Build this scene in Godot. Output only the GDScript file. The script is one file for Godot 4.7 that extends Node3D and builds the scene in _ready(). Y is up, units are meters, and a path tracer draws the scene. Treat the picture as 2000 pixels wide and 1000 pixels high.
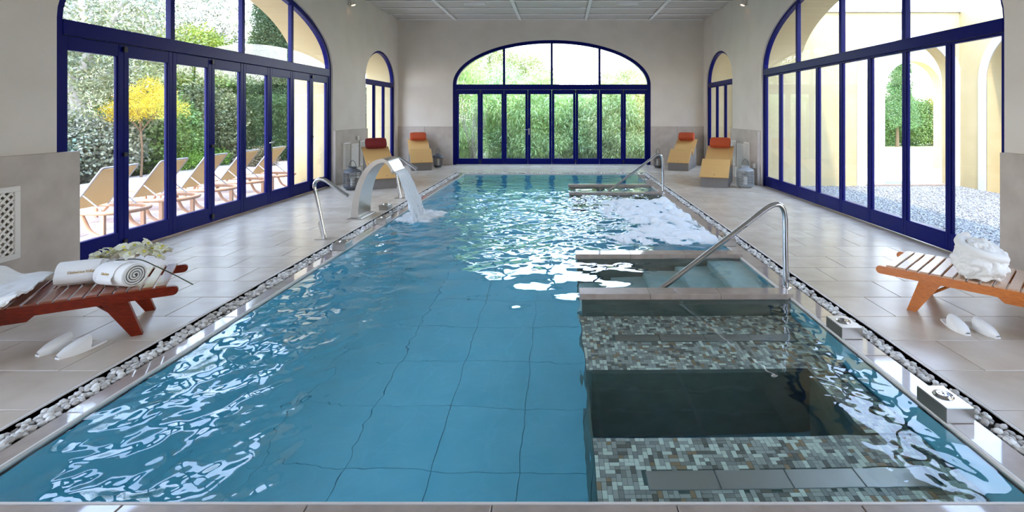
extends Node3D
# Indoor spa pool hall. Metres, y up. In this script a place is (x, y, d): d is the depth away from the camera (world z = -d).

var used := {}
var mats := {}
var rng := RandomNumberGenerator.new()
var cached := {}

const WATER_Y := -0.028
const POOL_L := -2.55
const POOL_R := 2.01
const POOL_N := 2.10
const POOL_F := 13.42

# ---------------------------------------------------------------- mesh builder
class MB:
	var v := PackedVector3Array()
	var n := PackedVector3Array()
	var c := PackedColorArray()
	var idx := PackedInt32Array()
	var tint := Color.WHITE
	var tinted := false

	func tri(a: Vector3, b: Vector3, d: Vector3, na: Vector3, nb: Vector3, nd: Vector3) -> void:
		var k := v.size()
		v.append(a); v.append(b); v.append(d)
		n.append(na); n.append(nb); n.append(nd)
		if tinted:
			c.append(tint); c.append(tint); c.append(tint)
		if (b - a).cross(d - a).dot(na + nb + nd) > 0.0:
			idx.append(k); idx.append(k + 2); idx.append(k + 1)
		else:
			idx.append(k); idx.append(k + 1); idx.append(k + 2)

	func quad(a: Vector3, b: Vector3, e: Vector3, f: Vector3, inside: Vector3) -> void:
		var m := (b - a).cross(e - a)
		if m.length() < 1e-12:
			m = (e - a).cross(f - a)
		m = m.normalized()
		if m.dot((a + b + e + f) / 4.0 - inside) < 0.0:
			m = -m
		tri(a, b, e, m, m, m)
		tri(a, e, f, m, m, m)

	func box(lo: Vector3, hi: Vector3, xf := Transform3D()) -> void:
		var o := xf * ((lo + hi) / 2.0)
		var p := []
		for i in 8:
			p.append(xf * Vector3(hi.x if i & 1 else lo.x, hi.y if i & 2 else lo.y, hi.z if i & 4 else lo.z))
		for f in [[0, 1, 3, 2], [4, 5, 7, 6], [0, 1, 5, 4], [2, 3, 7, 6], [0, 2, 6, 4], [1, 3, 7, 5]]:
			quad(p[f[0]], p[f[1]], p[f[2]], p[f[3]], o)

	func cbox(size: Vector3, ch: float, xf := Transform3D()) -> void:
		# box with chamfered edges, centred
		var h := size / 2.0
		ch = minf(ch, minf(h.x, minf(h.y, h.z)) * 0.9)
		var o := xf * Vector3.ZERO
		var f := func(sx: float, sy: float, sz: float, ax: int) -> Vector3:
			var q := Vector3(sx * (h.x - (0.0 if ax == 0 else ch)), sy * (h.y - (0.0 if ax == 1 else ch)), sz * (h.z - (0.0 if ax == 2 else ch)))
			return xf * q
		for s in [-1.0, 1.0]:
			quad(f.call(s, -1, -1, 0), f.call(s, 1, -1, 0), f.call(s, 1, 1, 0), f.call(s, -1, 1, 0), o)
			quad(f.call(-1, s, -1, 1), f.call(1, s, -1, 1), f.call(1, s, 1, 1), f.call(-1, s, 1, 1), o)
			quad(f.call(-1, -1, s, 2), f.call(1, -1, s, 2), f.call(1, 1, s, 2), f.call(-1, 1, s, 2), o)
			for t in [-1.0, 1.0]:
				quad(f.call(-1, s, t, 1), f.call(1, s, t, 1), f.call(1, s, t, 2), f.call(-1, s, t, 2), o)
				quad(f.call(s, -1, t, 0), f.call(s, 1, t, 0), f.call(s, 1, t, 2), f.call(s, -1, t, 2), o)
				quad(f.call(s, t, -1, 0), f.call(s, t, 1, 0), f.call(s, t, 1, 1), f.call(s, t, -1, 1), o)
				for w in [-1.0, 1.0]:
					var a: Vector3 = f.call(s, t, w, 0)
					var b: Vector3 = f.call(s, t, w, 1)
					var e: Vector3 = f.call(s, t, w, 2)
					var m := (b - a).cross(e - a).normalized()
					if m.dot(a - o) < 0.0:
						m = -m
					tri(a, b, e, m, m, m)

	func tube(pts: Array, radii, seg := 10, caps := true, flat := 1.0) -> void:
		# a swept round bar; flat squeezes it across its second axis
		var cnt := pts.size()
		var rings := []
		var norms := []
		var side := Vector3.ZERO
		for i in cnt:
			var t: Vector3 = (pts[mini(i + 1, cnt - 1)] - pts[maxi(i - 1, 0)]).normalized()
			if side == Vector3.ZERO:
				side = t.cross(Vector3.UP if absf(t.y) < 0.9 else Vector3.RIGHT).normalized()
			side = (side - t * side.dot(t)).normalized()
			var up := side.cross(t).normalized()
			var r: float = radii[i] if radii is Array else radii
			var ring := []
			var nr := []
			for k in seg:
				var a := TAU * k / seg
				var q := side * cos(a) + up * sin(a) * flat
				ring.append(pts[i] + q * r)
				nr.append((side * cos(a) * flat + up * sin(a)).normalized())
			rings.append(ring)
			norms.append(nr)
		for i in cnt - 1:
			for k in seg:
				var j := (k + 1) % seg
				tri(rings[i][k], rings[i + 1][k], rings[i + 1][j], norms[i][k], norms[i + 1][k], norms[i + 1][j])
				tri(rings[i][k], rings[i + 1][j], rings[i][j], norms[i][k], norms[i + 1][j], norms[i][j])
		if caps:
			for e in [0, cnt - 1]:
				var t: Vector3 = (pts[0] - pts[1]).normalized() if e == 0 else (pts[cnt - 1] - pts[cnt - 2]).normalized()
				for k in seg:
					tri(pts[e], rings[e][k], rings[e][(k + 1) % seg], t, t, t)

	func lathe(prof: Array, seg := 24, xf := Transform3D()) -> void:
		# prof: Vector2(radius, height) from one end to the other
		var cnt := prof.size()
		for i in cnt - 1:
			var a: Vector2 = prof[i]
			var b: Vector2 = prof[i + 1]
			var e := (b - a).normalized()
			var nn := Vector2(e.y, -e.x)
			for k in seg:
				var t0 := TAU * k / seg
				var t1 := TAU * (k + 1) / seg
				var d0 := Vector3(cos(t0), 0, sin(t0))
				var d1 := Vector3(cos(t1), 0, sin(t1))
				var p := [d0 * a.x + Vector3.UP * a.y, d0 * b.x + Vector3.UP * b.y, d1 * b.x + Vector3.UP * b.y, d1 * a.x + Vector3.UP * a.y]
				var n0 := xf.basis * (d0 * nn.x + Vector3.UP * nn.y)
				var n1 := xf.basis * (d1 * nn.x + Vector3.UP * nn.y)
				if b.x > 1e-5:
					tri(xf * p[0], xf * p[1], xf * p[2], n0, n0, n1)
				if a.x > 1e-5:
					tri(xf * p[0], xf * p[2], xf * p[3], n0, n1, n1)

	func prism(poly: PackedVector2Array, z0: float, z1: float, xf := Transform3D()) -> void:
		var ids := Geometry2D.triangulate_polygon(poly)
		var nz := xf.basis * Vector3(0, 0, 1)
		for i in range(0, ids.size(), 3):
			var q := []
			for k in 3:
				q.append(poly[ids[i + k]])
			for z in [z0, z1]:
				var m := nz if (z == maxf(z0, z1)) else -nz
				tri(xf * Vector3(q[0].x, q[0].y, z), xf * Vector3(q[1].x, q[1].y, z), xf * Vector3(q[2].x, q[2].y, z), m, m, m)
		var area := 0.0
		var cnt := poly.size()
		for i in cnt:
			area += poly[i].cross(poly[(i + 1) % cnt])
		for i in cnt:
			var a := poly[i]
			var b := poly[(i + 1) % cnt]
			var e := (b - a)
			if e.length() < 1e-7:
				continue
			var m2 := Vector2(e.y, -e.x).normalized() * signf(area)
			var m := xf.basis * Vector3(m2.x, m2.y, 0)
			var p0 := xf * Vector3(a.x, a.y, z0)
			var p1 := xf * Vector3(b.x, b.y, z0)
			var p2 := xf * Vector3(b.x, b.y, z1)
			var p3 := xf * Vector3(a.x, a.y, z1)
			tri(p0, p1, p2, m, m, m)
			tri(p0, p2, p3, m, m, m)

	func sheet(rows: Array, inside = null) -> void:
		# rows of points; smooth normals
		var nu := rows.size()
		var nv: int = rows[0].size()
		var nn := []
		for i in nu:
			var r := []
			for k in nv:
				var du: Vector3 = rows[mini(i + 1, nu - 1)][k] - rows[maxi(i - 1, 0)][k]
				var dv: Vector3 = rows[i][mini(k + 1, nv - 1)] - rows[i][maxi(k - 1, 0)]
				var m := du.cross(dv)
				if m.length() < 1e-12:
					m = Vector3.UP
				m = m.normalized()
				if inside != null and m.dot(rows[i][k] - inside) < 0.0:
					m = -m
				r.append(m)
			nn.append(r)
		for i in nu - 1:
			for k in nv - 1:
				tri(rows[i][k], rows[i + 1][k], rows[i + 1][k + 1], nn[i][k], nn[i + 1][k], nn[i + 1][k + 1])
				tri(rows[i][k], rows[i + 1][k + 1], rows[i][k + 1], nn[i][k], nn[i + 1][k + 1], nn[i][k + 1])

	func mesh() -> ArrayMesh:
		var arr := []
		arr.resize(Mesh.ARRAY_MAX)
		arr[Mesh.ARRAY_VERTEX] = v
		arr[Mesh.ARRAY_NORMAL] = n
		if tinted:
			arr[Mesh.ARRAY_COLOR] = c
		arr[Mesh.ARRAY_INDEX] = idx
		var m := ArrayMesh.new()
		m.add_surface_from_arrays(Mesh.PRIMITIVE_TRIANGLES, arr)
		return m


# ---------------------------------------------------------------- nodes
func P(x: float, y: float, d: float) -> Vector3:
	return Vector3(x, y, -d)


func numbered(called: String) -> String:
	var k: int = used.get(called, 0)
	used[called] = k + 1
	return called if k == 0 else "%s_%03d" % [called, k]


func thing(called: String, label: String, category: String, at := Vector3.ZERO, turn := 0.0, group := "", kind := "") -> Node3D:
	var o := Node3D.new()
	o.name = numbered(called)
	add_child(o, true)
	o.position = at
	o.rotation.y = turn
	meta(o, label, category, group, kind)
	return o


func meta(o: Node, label: String, category: String, group := "", kind := "") -> void:
	if label: o.set_meta("label", label)
	if category: o.set_meta("category", category)
	if group: o.set_meta("group", group)
	if kind: o.set_meta("kind", kind)


func part(called: String, m, mat: Material, parent: Node, xf := Transform3D()) -> MeshInstance3D:
	var o := MeshInstance3D.new()
	o.name = numbered(called) if parent == self else called
	o.mesh = m.mesh() if m is MB else m
	o.material_override = mat
	o.transform = xf
	parent.add_child(o, true)
	return o


func single(called: String, m, mat: Material, label: String, category: String, group := "", kind := "", xf := Transform3D()) -> MeshInstance3D:
	var o := part(called, m, mat, self, xf)
	meta(o, label, category, group, kind)
	return o


func copy_of(o: Node3D, label := "") -> Node3D:
	var c: Node3D = o.duplicate()
	c.name = numbered(String(o.name).trim_suffix("_000"))
	add_child(c, true)
	if label: c.set_meta("label", label)
	return c


func chamfered(size: Vector3, ch: float) -> ArrayMesh:
	var key := "c%.3f_%.3f_%.3f_%.4f" % [size.x, size.y, size.z, ch]
	if not cached.has(key):
		var m := MB.new()
		m.cbox(size, ch)
		cached[key] = m.mesh()
	return cached[key]


# ---------------------------------------------------------------- materials
func noise_tex(key: String, freq: float, a: Color, b: Color, seed_: int, size := 256, octaves := 4, power := 1.0, stretch := 1.0) -> ImageTexture:
	if cached.has(key):
		return cached[key]
	var f := FastNoiseLite.new()
	f.seed = seed_
	f.frequency = freq
	f.fractal_octaves = octaves
	var g := f.get_seamless_image(size, int(size * stretch))
	if stretch != 1.0:
		g.resize(size, size)
	var im := Image.create(size, size, false, Image.FORMAT_RGB8)
	for y in size:
		for x in size:
			im.set_pixel(x, y, a.lerp(b, pow(g.get_pixel(x, y).r, power)))
	var t := ImageTexture.create_from_image(im)
	cached[key] = t
	return t


func mat(key: String, col: Color, rough := 0.6, metal := 0.0, extra := {}) -> StandardMaterial3D:
	if mats.has(key):
		return mats[key]
	var m := StandardMaterial3D.new()
	m.resource_name = key
	m.albedo_color = col
	m.roughness = rough
	m.metallic = metal
	for k in extra:
		m.set(k, extra[k])
	mats[key] = m
	return m


func stone(key: String, a: Color, b: Color, rough: float, scale: float, seed_: int, freq := 0.02, extra := {}) -> StandardMaterial3D:
	var e := {"albedo_texture": noise_tex(key, freq, a, b, seed_), "uv1_triplanar": true, "uv1_world_triplanar": true, "uv1_scale": Vector3.ONE * scale}
	e.merge(extra)
	return mat(key, Color.WHITE, rough, 0.0, e)


func wood(key: String, a: Color, b: Color, rough: float, seed_: int, scale := Vector3(1.2, 9, 9), extra := {}) -> StandardMaterial3D:
	var e := {"albedo_texture": noise_tex(key, 0.03, a, b, seed_, 256, 5), "uv1_triplanar": true, "uv1_scale": scale}
	e.merge(extra)
	return mat(key, Color.WHITE, rough, 0.0, e)


func C(r: int, g: int, b: int) -> Color:
	return Color(r / 255.0, g / 255.0, b / 255.0)


# ================================================================ build
func _ready() -> void:
	rng.seed = 7
	camera_and_light()
	make_materials()
	print("shell"); shell()
	print("windows"); windows()
	print("floor"); deck()
	print("pool"); pool()
	print("water"); water()
	print("fittings"); fittings()
	print("loungers"); loungers()
	print("outside"); outside()
	print("pebbles"); pebbles()
	print("done")


func camera_and_light() -> void:
	var cam := Camera3D.new()
	cam.name = "camera"
	cam.projection = Camera3D.PROJECTION_FRUSTUM
	cam.near = 0.1
	cam.far = 300.0
	cam.size = 0.1 * 1000.0 / 990.0
	cam.frustum_offset = Vector2(0.1 * (1000.0 - 1095.0) / 990.0, 0.1 * -(500.0 - 221.0) / 990.0)
	cam.position = Vector3(0, 1.6, 0)
	add_child(cam)
	cam.current = true
	var e := Environment.new()
	e.background_mode = Environment.BG_SKY
	var sky := Sky.new()
	var sm := ProceduralSkyMaterial.new()
	sm.sky_top_color = C(166, 196, 240)
	sm.sky_horizon_color = C(255, 250, 240)
	sm.sky_curve = 0.16
	sm.ground_bottom_color = C(150, 146, 138)
	sm.ground_horizon_color = C(225, 225, 220)
	sm.energy_multiplier = 12.5
	sky.sky_material = sm
	e.sky = sky
	e.tonemap_mode = Environment.TONE_MAPPER_LINEAR
	e.tonemap_exposure = 1.0
	e.sdfgi_enabled = true
	e.ssao_enabled = true
	e.ssil_enabled = true
	var sun := DirectionalLight3D.new()
	sun.name = "sun"
	sun.light_color = C(255, 236, 206)
	sun.light_energy = 1.3
	sun.light_angular_distance = 2.0
	sun.sky_mode = DirectionalLight3D.SKY_MODE_LIGHT_ONLY
	sun.shadow_enabled = true
	add_child(sun)
	sun.look_at_from_position(Vector3.ZERO, Vector3(0.14, -0.80, -0.58))
	var w := WorldEnvironment.new()
	w.name = "environment"
	w.environment = e
	add_child(w)


func make_materials() -> void:
	stone("plaster", C(216, 206, 193), C(224, 215, 203), 0.85, 0.35, 3, 0.012)
	stone("exterior", C(192, 174, 130), C(200, 184, 142), 0.9, 0.4, 4, 0.012)
	mat("white_render", C(214, 218, 222), 0.85)
	stone("wainscot", C(174, 162, 150), C(194, 183, 171), 0.55, 0.7, 5, 0.015)
	for i in 4:
		var k := -4.0 + 3.0 * i
		stone("slab%d" % i, Color8(int(192 + k), int(175 + k), int(155 + k)), Color8(int(207 + k), int(192 + k), int(173 + k)), 0.27, 0.8, 11 + i, 0.012)
	mat("grout", C(128, 121, 112), 0.9)
	stone("coping", C(150, 134, 122), C(172, 156, 144), 0.3, 1.2, 21, 0.02, {"clearcoat_enabled": true, "clearcoat": 1.0, "clearcoat_roughness": 0.04})
	mat("edge_trim", C(214, 208, 200), 0.4)
	mat("gutter", C(96, 92, 88), 0.8)
	mat("navy", C(2, 9, 92), 0.34, 0.0, {"metallic_specular": 0.26})
	mat("black_plastic", C(18, 18, 22), 0.4)
	mat("glass", Color(0.93, 0.97, 0.96, 0.02), 0.0, 0.0, {"transparency": BaseMaterial3D.TRANSPARENCY_ALPHA})
	mat("panel", C(206, 201, 193), 0.9)
	mat("ceiling_bar", C(242, 240, 236), 0.7)
	mat("white_paint", C(226, 221, 212), 0.6)
	mat("steel", Color(0.78, 0.78, 0.78), 0.08, 1.0)
	mat("brushed", Color(0.74, 0.72, 0.69), 0.32, 1.0)
	for i in 3:
		stone("basin%d" % i, Color8(128 + i, 222 + i, 241 + i), Color8(144 + i, 230 + i, 247 + i), 0.4, 0.6, 31 + i, 0.012)
	mat("basin_grout", C(130, 220, 238), 0.8)
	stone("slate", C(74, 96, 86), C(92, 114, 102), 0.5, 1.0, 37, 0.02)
	stone("step", C(176, 204, 198), C(196, 220, 212), 0.45, 1.0, 38, 0.02)
	mat("mosaic0", C(244, 244, 222), 0.3)
	mat("mosaic1", C(192, 190, 174), 0.3)
	mat("mosaic2", C(160, 156, 142), 0.3)
	mat("mosaic3", C(172, 142, 104), 0.3)
	mat("mosaic4", C(118, 114, 100), 0.3)
	mat("mosaic_rest", Color.WHITE, 0.3, 0.0, {"vertex_color_use_as_albedo": true})
	mat("water", Color(0.90, 0.98, 1.0, 0.0), 0.0, 0.0, {"refraction_enabled": true, "refraction_scale": 0.033, "transparency": BaseMaterial3D.TRANSPARENCY_ALPHA})
	mat("foam", C(248, 253, 255), 0.8)
	mat("falling_water", Color(0.97, 0.99, 1.0, 0.62), 0.3, 0.0, {"transparency": BaseMaterial3D.TRANSPARENCY_ALPHA})
	wood("teak_red", C(92, 22, 6), C(138, 42, 14), 0.28, 41, Vector3(2, 14, 14), {"metallic_specular": 0.4})
	wood("teak_slat", C(124, 52, 28), C(156, 82, 50), 0.25, 42, Vector3(14, 14, 2), {"clearcoat_enabled": true, "clearcoat": 1.0, "clearcoat_roughness": 0.18})
	wood("teak_orange", C(176, 92, 20), C(214, 124, 34), 0.35, 43, Vector3(2, 14, 14), {"clearcoat_enabled": true, "clearcoat": 0.5, "clearcoat_roughness": 0.2})
	wood("teak_grey", C(190, 148, 116), C(212, 176, 146), 0.35, 44, Vector3(14, 14, 2), {"clearcoat_enabled": true, "clearcoat": 0.7, "clearcoat_roughness": 0.25})
	wood("plywood", C(196, 148, 86), C(222, 178, 112), 0.4, 45, Vector3(3, 3, 14))
	mat("body_grey", C(120, 114, 108), 0.6)
	mat("cushion_orange", C(176, 70, 28), 0.85, 0.0, {"rim_enabled": true, "rim": 0.3})
	mat("cushion_red", C(112, 20, 18), 0.85, 0.0, {"rim_enabled": true, "rim": 0.3})
	mat("towel", C(238, 236, 230), 0.95, 0.0, {"rim_enabled": true, "rim": 0.4, "rim_tint": 0.5})
	mat("gold", C(186, 146, 44), 0.5, 0.3)
	mat("lantern_dark", C(84, 86, 88), 0.5, 0.3)
	mat("lantern_grey", C(158, 160, 158), 0.5, 0.3)
	mat("candle", C(232, 226, 214), 0.6)
	mat("petal", C(246, 244, 222), 0.7, 0.0, {"backlight_enabled": true, "backlight": Color(0.3, 0.3, 0.24)})
	mat("petal_yellow", C(222, 214, 90), 0.7)
	mat("stalk", C(60, 66, 34), 0.7)
	mat("flower_leaf", C(70, 116, 40), 0.6)
	mat("sling", C(214, 186, 132), 0.85, 0.0, {"backlight_enabled": true, "backlight": Color(0.6, 0.55, 0.45)})
	mat("alu", C(196, 196, 200), 0.4, 0.6)
	wood("teak_pale", C(206, 156, 120), C(228, 184, 150), 0.6, 46, Vector3(3, 10, 10))
	for i in 3:
		stone("terrace%d" % i, Color8(180 + 5 * i, 166 + 5 * i, 158 + 5 * i), Color8(192 + 5 * i, 178 + 5 * i, 170 + 5 * i), 0.8, 0.5, 61 + i)
	mat("terrace_joint", C(150, 138, 130), 0.9)
	stone("soil", C(96, 84, 60), C(128, 118, 84), 0.95, 0.3, 65, 0.04)
	stone("lawn", C(170, 184, 110), C(206, 206, 150), 0.95, 0.3, 66, 0.04)
	stone("bark_pale", C(150, 142, 132), C(196, 190, 182), 0.9, 1.0, 67, 0.03)
	stone("bark_brown", C(96, 76, 56), C(132, 106, 80), 0.9, 2.0, 68, 0.03)
	mat("leaf", Color.WHITE, 0.6, 0.0, {"vertex_color_use_as_albedo": true, "backlight_enabled": true, "backlight": Color(0.5, 0.55, 0.35)})
	mat("stone_bits", Color.WHITE, 0.5, 0.0, {"vertex_color_use_as_albedo": true})
	for i in 4:
		var pc: Color = [C(228, 224, 216), C(212, 206, 198), C(240, 237, 230), C(186, 180, 172)][i]
		mat("pebble%d" % i, pc, 0.4)


func M(key: String) -> StandardMaterial3D:
	return mats[key]


# ---------------------------------------------------------------- room
const WL := -5.02
const WR := 4.42
const WF := 15.68
const WB := -4.0
const TOP := 4.5
# openings along the side walls: [from, to, spring height, arch rise]
const BIG := [5.05, 11.17]
const SMALL := [13.05, 15.37]
const NEAR := [-2.75, 3.37]
# lattice vents in the wainscot: [from, to, low, high]
const VENTS_L := [[3.85, 4.62, 0.28, 0.94], [11.5, 11.85, 0.31, 0.92], [12.45, 12.8, 0.31, 0.92]]
const VENTS_R := [[11.62, 11.97, 0.31, 0.92], [12.5, 12.85, 0.31, 0.92]]


func side_xf(x: float) -> Transform3D:
	return Transform3D(Basis(Vector3(0, 0, -1), Vector3.UP, Vector3(1, 0, 0)), Vector3(x, 0, 0))


func far_xf(d: float) -> Transform3D:
	return Transform3D(Basis(), Vector3(0, 0, -d))


func arch(u0: float, u1: float, ys: float, b: float, cnt := 40) -> Array:
	var out := []
	for i in cnt + 1:
		var a := PI - PI * i / cnt
		out.append(Vector2((u0 + u1) / 2.0 + (u1 - u0) / 2.0 * cos(a), ys + b * sin(a)))
	return out


func wall_poly(a: float, b: float, low: float, top: float, openings: Array) -> PackedVector2Array:
	var out := PackedVector2Array([Vector2(b, low), Vector2(b, top), Vector2(a, top), Vector2(a, low)])
	for o in openings:
		out.append(Vector2(o[0], low))
		for q in arch(o[0], o[1], o[2], o[3]):
			out.append(q)
		out.append(Vector2(o[1], low))
	return out


func shell() -> void:
	var so := [[NEAR[0], NEAR[1], 2.56, 1.34], [BIG[0], BIG[1], 2.56, 1.34], [SMALL[0], SMALL[1], 2.5, 0.84]]
	var fo := [[-3.34, 2.79, 2.49, 1.376]]
	for s in [["wall_left", WL, -0.055, "left wall of warm grey plaster with two arched openings"], ["wall_right", WR, 0.055, "right wall of warm grey plaster with two arched openings"]]:
		var m := MB.new()
		m.prism(wall_poly(WB, WF + 0.05, -0.02, TOP + 0.05, so), 0.0, s[2], side_xf(s[1]))
		var o := single(s[0], m, M("plaster"), s[3], "wall", "", "structure")
		m = MB.new()
		m.prism(wall_poly(WB - 0.6, WF + 0.6, -0.3, 5.4, so), s[2] * 2.2, signf(s[2]) * 0.86, side_xf(s[1]))
		part("outer_wall", m, M("exterior"), o)
	var m := MB.new()
	m.prism(wall_poly(WL, WR, -0.02, TOP + 0.05, fo), 0.0, -0.055, far_xf(WF))
	var wf := single("wall_far", m, M("plaster"), "far end wall of warm grey plaster around the wide arched window", "wall", "", "structure")
	m = MB.new()
	m.prism(wall_poly(WL - 0.12, WR + 0.12, -0.3, 5.4, fo), -0.12, -0.75, far_xf(WF))
	part("outer_wall", m, M("exterior"), wf)
	m = MB.new()
	m.box(P(WL - 0.1, -0.02, WB), P(WR + 0.1, TOP + 0.05, WB - 0.6))
	single("wall_near", m, M("plaster"), "plain plaster wall behind the viewer", "wall", "", "structure")

	# wainscot slabs on the walls
	var wl: Node = get_node("wall_left")
	var wr: Node = get_node("wall_right")
	for q in [[wl, WL, 0.07, [[3.4, 5.22], [11.14, 13.02]], VENTS_L], [wr, WR, -0.07, [[3.4, 5.02], [11.2, 12.98]], VENTS_R]]:
		for r in q[3]:
			# one slab, with an opening cut where a vent sits
			var w := MB.new()
			var a: float = r[0]
			for h in q[4]:
				if h[0] > r[0] and h[1] < r[1]:
					w.box(P(q[1], 0.0, h[0] + 0.02), P(q[1] + q[2], 1.21, a))
					w.box(P(q[1], 0.0, h[1] - 0.02), P(q[1] + q[2], h[2] + 0.02, h[0] + 0.02))
					w.box(P(q[1], h[3] - 0.02, h[1] - 0.02), P(q[1] + q[2], 1.21, h[0] + 0.02))
					a = h[1] - 0.02
			w.box(P(q[1], 0.0, r[1]), P(q[1] + q[2], 1.21, a))
			part("wainscot_slab", w, M("wainscot"), q[0])
	for r in [[WL, -4.2], [-4.195, -3.345], [2.795, 3.6], [3.605, WR]]:
		var w := MB.new()
		w.cbox(Vector3(r[1] - r[0], 1.19, 0.04), 0.005)
		part("wainscot_slab", w, M("wainscot"), wf, Transform3D(Basis(), P((r[0] + r[1]) / 2.0, 0.595, WF - 0.02)))

	# ceiling: panels between proud bars
	m = MB.new()
	m.box(P(WL - 0.9, TOP + 0.02, WF + 0.8), P(WR + 0.9, 5.0, WB - 0.7))
	var ce := single("ceiling", m, M("panel"), "suspended ceiling of pale grey perforated panels between white bars", "ceiling", "", "structure")
	var xs := [WL, -3.25, -1.25, 0.77, 2.76, WR]
	var rows := []
	var dd := WF
	while dd > WB:
		rows.append(dd)
		dd -= 0.87
	rows.append(WB)
	for i in rows.size() - 1:
		for k in xs.size() - 1:
			var sx: float = xs[k + 1] - xs[k] - 0.11
			var sz: float = rows[i] - rows[i + 1] - 0.085
			if sz > 0.1:
				part("ceiling_panel", chamfered(Vector3(sx, 0.02, sz), 0.004), M("panel"), ce, Transform3D(Basis(), P((xs[k] + xs[k + 1]) / 2.0, TOP + 0.012, (rows[i] + rows[i + 1]) / 2.0)))
		part("cross_bar", chamfered(Vector3(WR - WL, 0.024, 0.06), 0.003), M("ceiling_bar"), ce, Transform3D(Basis(), P((WL + WR) / 2.0, TOP - 0.012, rows[i] - (0.03 if i == 0 else 0.0))))
	for k in [1, 2, 3, 4]:
		part("main_bar", chamfered(Vector3(0.085, 0.034, WF - WB), 0.004), M("ceiling_bar"), ce, Transform3D(Basis(), P(xs[k], TOP - 0.018, (WF + WB) / 2.0)))
	for x in [-2.26, 1.76]:
		for d in [13.36, 6.4]:
			var on := "left" if x < 0 else "right"
			var where := "toward the %s side above the far end" % on if d > 10 else "nearer the camera toward the %s side" % on
			var t := thing("ceiling_vent", "flat white linear air vent in the ceiling " + where, "vent", P(x, TOP - 0.004, d), 0, "ceiling vents")
			for r in [[-0.28, 0.28, -0.09, -0.07], [-0.28, 0.28, 0.07, 0.09], [-0.28, -0.26, -0.07, 0.07], [0.26, 0.28, -0.07, 0.07]]:
				part("frame", slab(Vector3(r[0], -0.034, r[2]), Vector3(r[1], 0.006, r[3]), 0.003), M("ceiling_bar"), t)
			for k in 5:
				part("blade", chamfered(Vector3(0.52, 0.003, 0.022), 0.0005), M("ceiling_bar"), t, Transform3D(Basis(Vector3(1, 0, 0), 0.6), Vector3(0, -0.018, -0.052 + 0.026 * k)))

	# small wall lamps high on the piers
	for q in [[WL + 0.001, 1.0, "left"], [WR - 0.001, -1.0, "right"]]:
		var t := thing("wall_lamp", "small white wall lamp high on the %s wall pier" % q[2], "lamp", P(q[0], 4.22, 12.0), 0, "wall lamps on the piers")
		var w := MB.new()
		w.cbox(Vector3(0.03, 0.14, 0.1), 0.006, Transform3D(Basis(), Vector3(q[1] * 0.015, 0, 0)))
		part("bracket", w, M("white_paint"), t)
		w = MB.new()
		w.lathe([Vector2(0.0, 0.09), Vector2(0.045, 0.09), Vector2(0.055, -0.07), Vector2(0.05, -0.07), Vector2(0.04, 0.08), Vector2(0.0, 0.085)], 18)
		part("shade", w, M("white_paint"), t, Transform3D(Basis(Vector3(0, 0, 1), q[1] * 0.35), Vector3(q[1] * 0.09, 0, 0)))
		w = MB.new()
		w.lathe([Vector2(0.0, 0.03), Vector2(0.025, 0.02), Vector2(0.03, -0.01), Vector2(0.02, -0.035), Vector2(0.0, -0.04)], 12)
		part("bulb", w, mat("bulb_glow", C(255, 220, 190), 0.5, 0.0, {"emission_enabled": true, "emission": C(255, 214, 178), "emission_energy_multiplier": 0.6}), t, Transform3D(Basis(), Vector3(q[1] * 0.09, -0.02, 0)))
		var l := OmniLight3D.new()
		l.name = "lamp_light"
		l.light_color = C(255, 214, 178)
		l.light_energy = 0.03
		l.light_size = 0.03
		l.omni_range = 30.0
		l.omni_attenuation = 2.0
		l.shadow_enabled = true
		t.add_child(l)
		l.position = Vector3(q[1] * 0.09, -0.02, 0)


func bar(m: MB, x0: float, x1: float, y0: float, y1: float, z: float) -> void:
	m.cbox(Vector3(x1 - x0, y1 - y0, z), 0.005, Transform3D(Basis(), Vector3((x0 + x1) / 2, (y0 + y1) / 2, 0)))


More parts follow.
